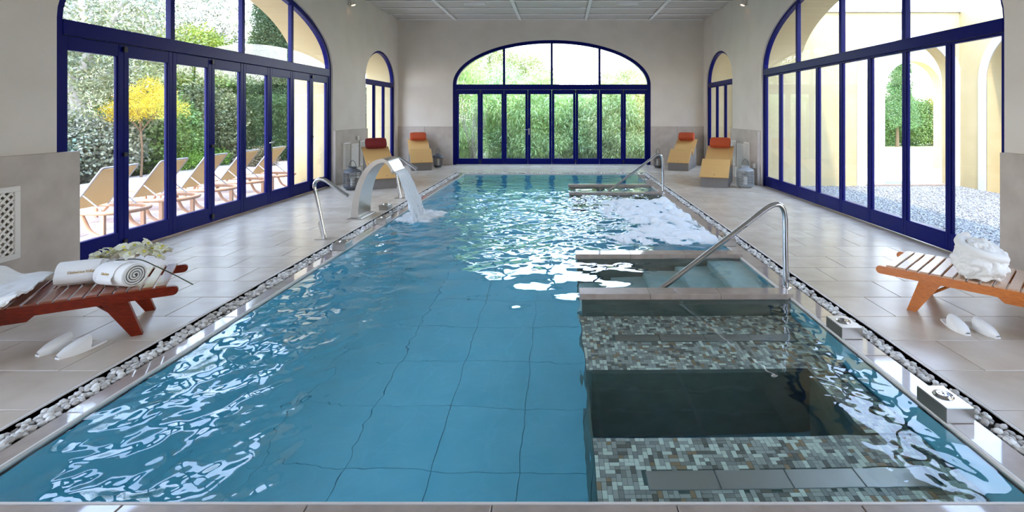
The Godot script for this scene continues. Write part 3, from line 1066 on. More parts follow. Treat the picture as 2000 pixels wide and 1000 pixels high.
	for q in [[WL + 0.084, 1.0, 12.15, "left"], [WR - 0.084, -1.0, 12.23, "right"]]:
		var a := thing("access_panel", "plain cream access panel between two lattice vents on the %s pier" % q[3], "panel", P(q[0], 0.6, q[2]))
		part("board", slab(Vector3(-0.012, -0.3, -0.22), Vector3(0.012, 0.27, 0.22), 0.004), M("white_paint"), a)
		part("lower_board", slab(Vector3(-0.012, -0.58, -0.36), Vector3(0.012, -0.32, 0.36), 0.004), M("white_paint"), a)
		for sgn in [-1.0, 1.0]:
			m = MB.new()
			m.lathe([Vector2(0.0, 0.004), Vector2(0.01, 0.002), Vector2(0.011, 0.0), Vector2(0.0, 0.0)], 10, Transform3D(Basis(Vector3(0, 0, 1), -q[1] * PI / 2), Vector3(q[1] * 0.012, 0.2, sgn * 0.18)))
			part("screw", m, M("steel"), a)
	for q in [[WR - 0.071, -1.0, 11.32, 0.42, "small white socket box low on the right pier behind the lantern"], [WL + 0.071, 1.0, 12.3, 1.0, "small white box on the left pier above the access panel"]]:
		var a := thing("socket_box", q[4], "socket", P(q[0], q[3], q[2]), 0, "socket boxes")
		part("box", slab(Vector3(minf(0, q[1] * 0.045), -0.05, -0.04), Vector3(maxf(0, q[1] * 0.045), 0.05, 0.04), 0.006), M("white_paint"), a)
		part("flap", slab(Vector3(q[1] * 0.045 - 0.004, -0.03, -0.03), Vector3(q[1] * 0.045 + 0.004, 0.035, 0.03), 0.002), M("white_paint"), a)


func vent(x: float, s: float, d0: float, d1: float, y0: float, y1: float, label: String, gap: float) -> void:
	var t := thing("vent_grille", label, "vent", P(x, y0, (d0 + d1) / 2.0), 0, "lattice vents in the wainscot")
	var hw := (d1 - d0) / 2.0
	var h := y1 - y0
	var fr := 0.05 if hw > 0.3 else 0.03
	for q in [[0.0, fr, -hw, hw], [h - fr, h, -hw, hw], [fr, h - fr, -hw, -hw + fr], [fr, h - fr, hw - fr, hw]]:
		part("frame", slab(Vector3(0 if s > 0 else -0.03, q[0], q[2]), Vector3(0.03 if s > 0 else 0, q[1], q[3]), 0.004), M("white_paint"), t)
	# diagonal strips, clipped to the frame
	var W := hw * 2 - fr * 1.6
	var H := h - fr * 1.6
	for dirn in [1.0, -1.0]:
		var c := -W
		while c < H + W:
			# line y = c + dirn * (z) with z in 0..W measured along the width
			var a := Vector2(0, c)
			var b := Vector2(W, c + W) if dirn > 0 else Vector2(W, c - W)
			var p := []
			for e in [[a, b]]:
				var t0 := 0.0
				var t1 := 1.0
				var dy: float = b.y - a.y
				var ta := (0.0 - a.y) / dy
				var tb := (H - a.y) / dy
				t0 = maxf(t0, minf(ta, tb))
				t1 = minf(t1, maxf(ta, tb))
				if t1 - t0 > 0.02:
					p = [a.lerp(b, t0), a.lerp(b, t1)]
			c += gap * 1.41
			if p.size() == 2:
				var mid: Vector2 = (p[0] + p[1]) / 2.0
				var ln: float = (p[1] - p[0]).length()
				var zf := Transform3D(Basis(Vector3(1, 0, 0), -dirn * PI / 4), Vector3(s * (0.014 if dirn > 0 else 0.020), mid.y + fr * 0.8, mid.x - W / 2))
				part("slat", chamfered(Vector3(0.006, gap * 0.44, snappedf(ln, 0.001)), 0.001), M("white_paint"), t, zf)


# ---------------------------------------------------------------- loungers and what lies on them
func lounger_frame(label: String, at: Vector3, dirv: Vector2, dark: bool) -> Node3D:
	# origin on the floor at the middle of the pool end; local x runs to the head end, z across
	var t := thing("wooden_lounger", label, "lounger", at)
	var lx := Vector3(dirv.x, 0, -dirv.y).normalized()
	t.basis = Basis(lx, Vector3.UP, lx.cross(Vector3.UP))
	var wm := M("teak_red") if dark else M("teak_orange")
	var sm := M("teak_slat") if dark else M("teak_grey")
	var w := 0.66
	var y := 0.30
	var seat_len := 0.92 if dark else 1.95
	for s in [-1.0, 1.0]:
		var m := MB.new()
		# side rail with rounded ends
		var prof := PackedVector2Array()
		for k in 9:
			var a := PI / 2 + PI * k / 8
			prof.append(Vector2(-0.04 + 0.032 * cos(a), y - 0.004 + 0.032 * sin(a)))
		for k in 9:
			var a := -PI / 2 + PI * k / 8
			prof.append(Vector2(1.95 + 0.032 * cos(a), y - 0.004 + 0.032 * sin(a)))
		m.prism(prof, s * (w / 2 - 0.035), s * (w / 2 - 0.002))
		part("side_rail", m, wm, t)
		for e in [0.30, 1.62]:
			m = MB.new()
			var lean := -0.13 if e < 1.0 else 0.13
			m.prism(PackedVector2Array([Vector2(e - 0.075, y - 0.03), Vector2(e + 0.075, y - 0.03), Vector2(e + lean + 0.032, 0.0), Vector2(e + lean - 0.032, 0.0)]), s * (w / 2 - 0.04), s * (w / 2 - 0.085))
			part("leg", m, wm, t)
			m = MB.new()
			var g := 1.0 if e < 1.0 else -1.0
			m.tube(smooth_path([Vector3(e + lean * 0.45, 0.13, s * (w / 2 - 0.063)), Vector3(e + g * 0.03, 0.19, s * (w / 2 - 0.09)), Vector3(e + g * 0.16, 0.275, s * (w / 2 - 0.16))], 5), 0.011, 8)
			part("brace", m, wm, t)
		# inner sub-frame rail that carries the adjustable back
		m = MB.new()
		m.prism(PackedVector2Array([Vector2(0.68, y - 0.03), Vector2(1.55, y - 0.03), Vector2(1.55, y - 0.085), Vector2(0.74, y - 0.085)]), s * (w / 2 - 0.05), s * (w / 2 - 0.09))
		part("sub_frame", m, wm, t)
	for e in [0.26, 1.66]:
		part("cross_bar", slab(Vector3(e - 0.02, y - 0.06, -w / 2 + 0.04), Vector3(e + 0.02, y - 0.03, w / 2 - 0.04)), wm, t)
	var x := 0.0
	while x < seat_len:
		part("slat", chamfered(Vector3(0.064, 0.02, w - 0.02), 0.004), sm, t, Transform3D(Basis(), Vector3(x + 0.032, y + 0.032, 0)))
		x += 0.076
	if dark:
		# raised back
		var bk := Basis(Vector3(0, 0, 1), deg_to_rad(27))
		var hinge := Vector3(0.93, y + 0.02, 0)
		for s in [-1.0, 1.0]:
			part("back_rail", chamfered(Vector3(0.98, 0.03, 0.03), 0.004), wm, t, Transform3D(bk, hinge + bk * Vector3(0.49, 0, s * (w / 2 - 0.07))))
		x = 0.0
		while x < 0.94:
			part("back_slat", chamfered(Vector3(0.064, 0.02, w - 0.06), 0.004), sm, t, Transform3D(bk, hinge + bk * Vector3(x + 0.032, 0.026, 0)))
			x += 0.076
	return t


func slipper(label: String, group: String, heel: Vector2, toe: Vector2) -> void:
	var dv := toe - heel
	var lx := Vector3(dv.x, 0, -dv.y).normalized()
	var t := thing("slipper", label, "slipper", P(heel.x, 0, heel.y), 0, group)
	t.basis = Basis(lx, Vector3.UP, lx.cross(Vector3.UP))
	var ln := 0.28
	var half := func(s: float) -> float:
		return 0.052 * pow(sin(PI * clampf(0.06 + 0.88 * s, 0, 1)), 0.42) * (0.86 + 0.2 * smoothstep(0.2, 0.7, s)) * (1.0 - 0.30 * smoothstep(0.78, 1.0, s))
	var poly := PackedVector2Array()
	for k in 25: poly.append(Vector2(ln * k / 24.0, half.call(k / 24.0)))
	for k in 25: poly.append(Vector2(ln * (24 - k) / 24.0, -half.call((24 - k) / 24.0)))
	var m := MB.new()
	m.prism(poly, 0.0, 0.012, Transform3D(Basis(Vector3(1, 0, 0), -PI / 2), Vector3.ZERO))
	part("sole", m, M("towel"), t)
	m = MB.new()
	var rows := []
	for k in 17:
		var s := lerpf(0.42, 1.0, k / 16.0)
		var r := []
		var hh := 0.068 * pow(maxf(0.0, 1.0 - pow((s - 0.42) / 0.6, 1.6)), 0.8) + 0.012
		for i in 15:
			var a := PI * i / 14.0
			r.append(Vector3(ln * s - 0.025 * sin(a) * (1.0 - k / 16.0), 0.008 + hh * pow(sin(a), 0.75), cos(a) * (half.call(s) as float)))
		rows.append(r)
	m.sheet(rows, Vector3(0.2, -0.1, 0))
	var inner := []
	for r in rows:
		var q := []
		for p in r: q.append(Vector3(p.x, maxf(0.011, p.y - 0.005), p.z * 0.93))
		inner.append(q)
	m.sheet(inner, Vector3(0.2, -0.1, 0))
	m.sheet([rows[0], inner[0]])
	part("upper", m, M("towel"), t)


func folded_cloth(rows: Array, thick: float) -> MB:
	var m := MB.new()
	m.sheet(rows)
	var nu := rows.size()
	var nv: int = rows[0].size()
	var under := []
	for i in nu:
		var r := []
		for k in nv:
			var du: Vector3 = rows[mini(i + 1, nu - 1)][k] - rows[maxi(i - 1, 0)][k]
			var dv: Vector3 = rows[i][mini(k + 1, nv - 1)] - rows[i][maxi(k - 1, 0)]
			var n := du.cross(dv).normalized()
			r.append(rows[i][k] - n * thick * (1.0 if n.y > 0 else -1.0))
		under.append(r)
	m.sheet(under)
	for e in [0, nu - 1]:
		m.sheet([rows[e], under[e]])
	for e in [0, nv - 1]:
		var a := []
		var b := []
		for i in nu:
			a.append(rows[i][e]); b.append(under[i][e])
		m.sheet([a, b])
	return m


func loungers() -> void:
	var a := lounger_frame("dark red wooden slatted lounger on the left deck with rolled towels", P(-3.05, 0, 3.98), Vector2(-0.857, -0.514), true)
	var b := lounger_frame("orange wooden slatted lounger on the right deck with a towel bundle", P(2.93, 0, 4.42), Vector2(0.683, -0.73), false)
	# bathrobe draped over the left lounger
	var nz := FastNoiseLite.new()
	nz.seed = 12; nz.frequency = 3.2; nz.fractal_octaves = 3
	var rows := []
	for i in 61:
		var u := i / 60.0
		var r := []
		for k in 71:
			var s := k / 70.0
			var x := 0.745 + 0.95 * u + 0.05 * smoothstep(0.45, 1.0, s) * (1.0 - u)
			var top := 0.365 + maxf(0.0, x - 0.93) * 0.5
			var lump := 0.055 * sin(PI * clampf(u * 1.1, 0, 1)) * (0.5 + 0.5 * sin(7.0 * s + 2.0 * u)) + 0.05 * (0.5 + 0.5 * nz.get_noise_2d(x * 1.3, s * 1.6))
			var fold := (0.026 * sin(24.0 * u + 5.0 * s + 4.0 * nz.get_noise_2d(u * 2.0, s)) + 0.010 * sin(55.0 * u - 9.0 * s)) * smoothstep(0.15, 0.8, s)
			var q := Vector3.ZERO
			if s < 0.62:
				q = Vector3(x, top + lump * smoothstep(0.0, 0.1, s) + absf(fold) + 0.012, lerpf(0.36, -0.34, s / 0.62))
			else:
				var g := (s - 0.62) / 0.38
				var drop := lerpf(0.05, 0.52, smoothstep(0.0, 0.2, u))
				q = Vector3(x + 0.05 * g + 0.02 * sin(30.0 * u) * g, maxf(0.02, top + 0.03 + lump * (1.0 - g) - drop * (g * g * 0.5 + g * 0.5)), -0.36 - 0.055 * sin(PI * minf(1.0, g * 1.6) * 0.5) - fold * 1.4 * g)
			r.append(q)
		rows.append(r)
	var robe := folded_cloth(rows, 0.012)
	single("bathrobe", robe, M("towel"), "white bathrobe draped over the head end of the dark lounger", "bathrobe", "", "", a.transform)

	# rolled towels
	towel_roll(Vector2(-3.52, 3.74), 0.27, 0.088, 0.346, "rolled white towel with two lines of gold lettering, beside the bathrobe", deg_to_rad(26), ["Elaborna Villae", "spa and relax"], 0.05, true)
	towel_roll(Vector2(-3.215, 3.70), 0.26, 0.088, 0.346, "rolled white towel showing its spiral end, near the lounger's pool end", deg_to_rad(-10), ["Elabor", "spa"], -0.05, false)

	# bouquet lying behind the towels
	var t := thing("bouquet", "bouquet of white and yellow flowers lying behind the rolled towels", "flowers", P(-3.40, 0.343, 3.99))
	var spots := []
	for k in 34:
		spots.append(Vector3(lerpf(-0.22, 0.26, k / 33.0) + rng.randf_range(-0.03, 0.03), 0.09 + 0.13 * sin(PI * (0.12 + 0.7 * k / 33.0)) * rng.randf_range(0.45, 1.0), rng.randf_range(-0.07, 0.07)))
	for p in spots:
		var fx := Transform3D(Basis.from_euler(Vector3(rng.randf_range(-0.9, 0.9), rng.randf_range(0, TAU), rng.randf_range(-0.9, 0.9))), p)
		var m := MB.new()
		for k in 6:
			var an := TAU * k / 6.0
			var rr := []
			for i in 5:
				var s := i / 4.0
				var wd := 0.026 * sin(PI * (0.12 + 0.82 * s))
				var cd := Vector3(cos(an), 0, sin(an))
				var sd := Vector3(-sin(an), 0, cos(an))
				var c := cd * 0.056 * s + Vector3.UP * (0.03 * s - 0.018 * s * s * 1.6)
				rr.append([c - sd * wd + Vector3.UP * 0.006, c, c + sd * wd + Vector3.UP * 0.006])
			m.sheet(rr)
		var fl := part("flower", m, M("petal"), t, fx)
		m = MB.new()
		m.lathe([Vector2(0, 0.02), Vector2(0.009, 0.017), Vector2(0.012, 0.008), Vector2(0.006, 0.0), Vector2(0, 0)], 8)
		part("flower_centre", m, M("petal_yellow"), fl)
	for k in 5:
		var m := MB.new()
		var x := -0.20 + 0.03 * k
		m.tube(smooth_path([Vector3(x, 0.05 + 0.01 * k, -0.06 + 0.02 * k), Vector3(x - 0.05, 0.09, 0.06), Vector3(x - 0.09, 0.075, 0.12)], 4), [0.002, 0.004, 0.008, 0.011, 0.012, 0.011, 0.008, 0.005, 0.001], 6, true, 0.25)
		part("leaf", m, M("flower_leaf"), t)
	var m2 := MB.new()
	m2.tube(smooth_path([Vector3(-0.1, 0.10, 0.0), Vector3(0.12, 0.12, 0.05), Vector3(0.3, 0.08, 0.10), Vector3(0.5, 0.04, 0.18), Vector3(0.70, 0.0, 0.27)], 8), 0.004, 6)
	part("stem", m2, M("stalk"), t)

	# crumpled towel bundle on the right lounger
	var bm := MB.new()
	nz.frequency = 1.6
	var br := []
	for i in 49:
		var v := PI * i / 48.0
		var r := []
		for k in 81:
			var an := TAU * k / 80.0
			var dn := Vector3(sin(v) * cos(an), cos(v), sin(v) * sin(an))
			var wob := 0.10 * nz.get_noise_3dv(dn * 1.1) + 0.045 * sin(9.0 * dn.x + 4.0 * dn.y + 7.0 * nz.get_noise_3dv(dn * 0.9)) + 0.05 * pow(maxf(0.0, dn.y), 4.0)
			var rad := 0.165 * (1.0 + wob * 1.2)
			var q := dn * rad * Vector3(1.05, 0.95, 1.0)
			q.y = maxf(q.y, -0.115 + 0.01 * sin(6.0 * an))
			r.append(q)
		br.append(r)
	bm.sheet(br, Vector3.ZERO)
	var twist := MB.new()
	var tp := []
	for k in 30:
		var an := 0.4 + 4.6 * k / 29.0
		tp.append(Vector3(cos(an) * (0.12 - 0.001 * k), 0.03 + 0.004 * k, sin(an) * 0.12) * 1.05)
	twist.tube(tp, 0.05, 10, true, 0.75)
	var bt := thing("towel_bundle", "crumpled cream white towel bundle resting on the orange lounger", "towel", P(3.19, 0.47, 3.86))
	part("bundle", bm, M("towel"), bt)
	part("wrapped_edge", twist, M("towel"), bt)

	slipper("white slipper on the left deck, the one closer to the wall", "spa slippers", Vector2(-3.37, 3.60), Vector2(-3.44, 3.32))
	slipper("white slipper on the left deck, the one closer to the pool", "spa slippers", Vector2(-3.20, 3.56), Vector2(-3.27, 3.28))
	slipper("white slipper on the right deck, the one closer to the pool", "spa slippers", Vector2(2.96, 3.92), Vector2(2.93, 3.66))
	slipper("white slipper on the right deck, the one closer to the wall", "spa slippers", Vector2(3.09, 3.87), Vector2(3.10, 3.59))

	# plywood loungers by the far corners
	for q in [[-3.68, 10.75, -30.0, "cushion_red", "plywood wave lounger on the left with a dark red cushion"], [-3.88, 14.15, -20.0, "cushion_orange", "plywood wave lounger in the far left corner with an orange cushion"], [3.27, 14.1, 24.0, "cushion_orange", "plywood wave lounger in the far right corner with an orange cushion"], [3.30, 10.9, 23.0, "cushion_orange", "plywood wave lounger on the right before the lattice vents"]]:
		wave_lounger(q)
	for q in [[-4.36, 10.62, 0, "dark grey wire lantern on the deck by the left pier"], [-3.62, 14.95, 1, "small dark wire lantern with a domed cap by the far left lounger"], [2.86, 14.9, 1, "small grey wire lantern with a domed cap left of the far right lounger"], [3.97, 10.9, 2, "pale grey wire lantern on the deck by the right pier"]]:
		lantern(q)


func towel_roll(at: Vector2, ln: float, r: float, base: float, label: String, turn: float, words: Array, tilt: float, bag: bool) -> void:
	var t := thing("rolled_towel", label, "towel", P(at.x, base + r * 0.92, at.y), turn, "rolled towels")
	var m := MB.new()
	# outer roll, slightly flattened, rounded at its ends
	var prof := []
	for k in 7:
		var a := PI / 2 * k / 6
		prof.append(Vector2(r - 0.012 + 0.012 * sin(a), -ln / 2 + 0.012 - 0.012 * cos(a)))
	for k in 7:
		var a := PI / 2 * k / 6
		prof.append(Vector2(r - 0.012 + 0.012 * cos(a), ln / 2 - 0.012 + 0.012 * sin(a)))
	prof.push_front(Vector2(0.0, -ln / 2))
	var xf := Transform3D(Basis(Vector3(0, 0, 1), -PI / 2).scaled(Vector3(1, 0.92, 1.05)), Vector3.ZERO)
	m.lathe(prof, 40, xf)
	part("roll", m, M("towel"), t)
	# spiral layers showing at the end
	m = MB.new()
	var pts := []
	for k in 110:
		var a := 0.22 * k
		var rr := 0.008 + (r - 0.016) * k / 109.0
		pts.append(xf * Vector3(rr * cos(a), ln / 2 - 0.004 + 0.004 * (1.0 - k / 109.0), rr * sin(a)))
	m.tube(pts, 0.0062, 6)
	part("spiral_layers", m, M("towel"), t)
	# paper-smooth cloth band over the front
	m = MB.new()
	var rows := []
	var bw := ln * (0.9 if bag else 0.5)
	for i in 25:
		var a := lerpf(deg_to_rad(200), deg_to_rad(-25), i / 24.0)
		var r2 := r + 0.006 + (0.010 if i > 20 else 0.0)
		rows.append([Vector3(-bw / 2 - 0.01, sin(a) * r2 * 0.92, cos(a) * r2 * 1.05), Vector3(0, sin(a) * (r2 + 0.002) * 0.92, cos(a) * (r2 + 0.002) * 1.05), Vector3(bw / 2 - 0.01, sin(a) * r2 * 0.92, cos(a) * r2 * 1.05)])
	var band := part("wrap_band", folded_cloth(rows, 0.004), M("towel"), t)
	for i in words.size():
		var tm := TextMesh.new()
		tm.text = words[i]
		var f := SystemFont.new()
		f.font_names = PackedStringArray(["Droid Serif"])
		tm.font = f
		tm.font_size = 32
		tm.pixel_size = (0.022 if i == 0 else 0.013) / 32.0
		tm.depth = 0.0015
		var an := deg_to_rad(18 - 17 * i)
		var o := part("lettering", tm, M("gold"), band, Transform3D(Basis(Vector3(1, 0, 0), -an), Vector3(0.02 if bag else -0.01, sin(an) * (r + 0.009) * 0.92, cos(an) * (r + 0.009) * 1.05)))
		o.set_meta("label", "gold lettering")


func wave_lounger(q: Array) -> void:
	# origin at the foot, local x towards the head
	var t := thing("wave_lounger", q[4], "lounger", P(q[0], 0, q[1]), 0, "plywood wave loungers")
	var an := deg_to_rad(q[2])
	var lx := Vector3(sin(an), 0, -cos(an))
	t.basis = Basis(lx, Vector3.UP, lx.cross(Vector3.UP))
	var w := 0.60
	var pr := [Vector2(-0.05, 0.225), Vector2(0.44, 0.565), Vector2(0.63, 0.40), Vector2(1.42, 0.80)]
	var m := MB.new()
	m.prism(PackedVector2Array([Vector2(0.0, 0.0), Vector2(0.0, 0.235), Vector2(0.44, 0.545), Vector2(0.63, 0.38), Vector2(1.30, 0.72), Vector2(1.30, 0.0)]), -w / 2 + 0.02, w / 2 - 0.02)
	part("body", m, M("body_grey"), t)
	var nm := ["leg_plate", "thigh_plate", "back_plate"]
	for i in 3:
		var a: Vector2 = pr[i]
		var b: Vector2 = pr[i + 1]
		var ang := (b - a).angle()
		m = MB.new()
		m.cbox(Vector3(a.distance_to(b) + 0.01, 0.022, w), 0.003, Transform3D(Basis(Vector3(0, 0, 1), ang), Vector3((a.x + b.x) / 2, (a.y + b.y) / 2, 0)))
		part(nm[i], m, M("plywood"), t)
	m = MB.new()
	m.lathe([Vector2(0, 0.002), Vector2(0.012, 0.001), Vector2(0.012, 0), Vector2(0, 0)], 10, Transform3D(Basis(Vector3(0, 0, 1), 0.567), Vector3(0.0, 0.272, 0)))
	part("foot_screw", m, M("black_plastic"), t)
	# bolster cushion strapped to the top of the back
	m = MB.new()
	var ang := (pr[3] - pr[2] as Vector2).angle()
	var rows := []
	for i in 17:
		var v := PI * i / 16.0
		var r := []
		for k in 33:
			var u := TAU * k / 32.0
			var f := func(x: float, p: float) -> float: return signf(x) * pow(absf(x), p)
			r.append(Vector3(0.125 * f.call(sin(v), 0.3) * f.call(cos(u), 0.4), 0.075 * f.call(sin(v), 0.3) * f.call(sin(u), 0.5), 0.235 * f.call(cos(v), 0.3)))
		rows.append(r)
	m.sheet(rows, Vector3.ZERO)
	var cushion := thing("bolster_cushion", {"cushion_red": "dark red bolster cushion on the back of the left wave lounger"}.get(q[3], "orange bolster cushion on the %s wave lounger" % ["far left" if q[0] < 0 else "far right" if q[1] > 12 else "near right"][0]), "cushion", Vector3.ZERO, 0, "bolster cushions")
	cushion.transform = t.transform * Transform3D(Basis(Vector3(0, 0, 1), ang + 0.45), Vector3(1.29, 0.895, 0))
	part("cover", m, M(q[3]), cushion)
	m = MB.new()
	m.tube([Vector3(-0.10, 0.0, -0.222), Vector3(0.0, 0.055, -0.224), Vector3(0.10, 0.0, -0.222)], 0.004, 6)
	m.tube([Vector3(-0.10, 0.0, 0.222), Vector3(0.0, 0.055, 0.224), Vector3(0.10, 0.0, 0.222)], 0.004, 6)
	part("piping", m, M(q[3]), cushion)


func lantern(q: Array) -> void:
	var t := thing("wire_lantern", q[3], "lantern", P(q[0], 0, q[1]), 0, "wire lanterns")
	var mt := M("lantern_dark") if q[2] != 2 else M("lantern_grey")
	var big: bool = q[2] != 1
	var r := 0.178 if big else 0.125
	var h := 0.44 if big else 0.40
	var m := MB.new()
	m.lathe([Vector2(0, 0.0), Vector2(r * 0.72, 0.0), Vector2(r * 0.74, 0.015), Vector2(r * 0.98, 0.045), Vector2(r, 0.06), Vector2(r * 0.97, 0.065), Vector2(0, 0.065)], 28)
	part("base", m, mt, t)
	m = MB.new()
	if big:
		m.lathe([Vector2(r, h - 0.075), Vector2(r * 0.96, h - 0.05), Vector2(r * 0.6, h - 0.015), Vector2(r * 0.45, h), Vector2(r * 0.45, h + 0.03), Vector2(r * 0.5, h + 0.035), Vector2(r * 0.4, h + 0.035), Vector2(r * 0.4, h), Vector2(r * 0.94, h - 0.075), Vector2(r, h - 0.075)], 28)
	else:
		m.lathe([Vector2(r * 1.35, h - 0.10), Vector2(r * 1.15, h - 0.06), Vector2(r * 0.5, h - 0.02), Vector2(r * 0.42, h + 0.01), Vector2(0.0, h + 0.02), Vector2(0.0, h - 0.03), Vector2(r * 1.3, h - 0.105), Vector2(r * 1.35, h - 0.10)], 28)
	part("cap", m, mt, t)
	var rings := 9 if big else 6
	for k in rings:
		var y := lerpf(0.085, h - 0.095, k / float(rings - 1))
		m = MB.new()
		var pts := []
		for i in 29:
			pts.append(Vector3(cos(TAU * i / 28.0) * r, y, sin(TAU * i / 28.0) * r))
		m.tube(pts, 0.006, 6, false)
		part("wire_ring", m, mt, t)
	for k in 8:
		m = MB.new()
		var a := TAU * k / 8.0
		m.tube([Vector3(cos(a) * r, 0.07, sin(a) * r), Vector3(cos(a) * r, h - 0.07, sin(a) * r)], 0.004, 6, false)
		part("upright", m, mt, t)
	m = MB.new()
	var hp := []
	for i in 21:
		var a := PI * i / 20.0
		hp.append(Vector3(cos(a) * r * 0.42, h + 0.015 + sin(a) * 0.15, 0))
	m.tube(hp, 0.006, 8)
	part("handle", m, M("lantern_dark"), t)
	m = MB.new()
	m.lathe([Vector2(0, 0.065), Vector2(0.042, 0.065), Vector2(0.042, 0.235), Vector2(0.03, 0.24), Vector2(0, 0.232)], 16)
	part("candle", m, M("candle"), t)


# ---------------------------------------------------------------- garden, terrace and court
func leaf_clump(key: String, leaves: int, length: float, width: float, droop: float, seed_: int) -> ArrayMesh:
	if cached.has(key): return cached[key]
	var g := RandomNumberGenerator.new()
	g.seed = seed_
	var m := MB.new()
	for i in leaves:
		var p := Vector3(g.randf_range(-1, 1), g.randf_range(-1, 1), g.randf_range(-1, 1))
		while p.length() > 1.0:
			p = Vector3(g.randf_range(-1, 1), g.randf_range(-1, 1), g.randf_range(-1, 1))
		var d := (p.normalized() + Vector3(g.randf_range(-1, 1), g.randf_range(-1, 1), g.randf_range(-1, 1)) * 0.9 + Vector3.DOWN * droop).normalized()
		var s := d.cross(Vector3(g.randf_range(-1, 1), g.randf_range(-1, 1), g.randf_range(-1, 1))).normalized()
		var ln := length * g.randf_range(0.7, 1.2)
		var a := p
		var b := p + d * ln * 0.5 + s * width
		var c := p + d * ln
		var e := p + d * ln * 0.5 - s * width
		var nr := d.cross(s).normalized()
		m.tri(a, b, c, nr, nr, nr)
		m.tri(a, c, e, nr, nr, nr)
	cached[key] = m.mesh()
	return cached[key]


func foliage(parent: Node, clump: ArrayMesh, blobs: Array, seed_: int, called := "foliage") -> void:
	# blobs: [centre, radii, count, clump size, colour (linear), shell 0..1]
	var g := RandomNumberGenerator.new()
	g.seed = seed_
	var xs := []
	var cs := []
	for b in blobs:
		var rad: Vector3 = b[1]
		for i in b[2]:
			var p := Vector3(g.randf_range(-1, 1), g.randf_range(-1, 1), g.randf_range(-1, 1))
			while p.length() > 1.0 or p.length() < b[5] * g.randf():
				p = Vector3(g.randf_range(-1, 1), g.randf_range(-1, 1), g.randf_range(-1, 1))
			var sz: float = b[3] * g.randf_range(0.7, 1.25)
			var bs := Basis.from_euler(Vector3(g.randf_range(-0.5, 0.5), g.randf_range(0, TAU), g.randf_range(-0.5, 0.5))).scaled(Vector3.ONE * sz)
			xs.append(Transform3D(bs, b[0] + p * rad))
			var c: Color = b[4]
			var k := g.randf_range(0.65, 1.4)
			cs.append(Color(minf(0.9, c.r * k * g.randf_range(0.9, 1.15)), minf(0.9, c.g * k), c.b * k * g.randf_range(0.85, 1.15)))
	var mm := MultiMesh.new()
	mm.transform_format = MultiMesh.TRANSFORM_3D
	mm.use_colors = true
	mm.mesh = clump
	mm.instance_count = xs.size()
	for i in xs.size():
		mm.set_instance_transform(i, xs[i])
		mm.set_instance_color(i, cs[i])
	var o := MultiMeshInstance3D.new()
	o.name = called
	o.multimesh = mm
	o.material_override = M("leaf")
	o.set_meta("kind", "stuff")
	parent.add_child(o, true)


func trunk(parent: Node, pts: Array, r0: float, r1: float, mt: String, called := "trunk") -> void:
	var m := MB.new()
	var sp := smooth_path(pts, 5)
	var rr := []
	for i in sp.size(): rr.append(lerpf(r0, r1, i / float(sp.size() - 1)))
	m.tube(sp, rr, 9)
	part(called, m, M(mt), parent)


func plant(called: String, label: String, category: String, x: float, d: float, group: String) -> Node3D:
	return thing(called, label, category, P(x, -0.08, d), 0, group)


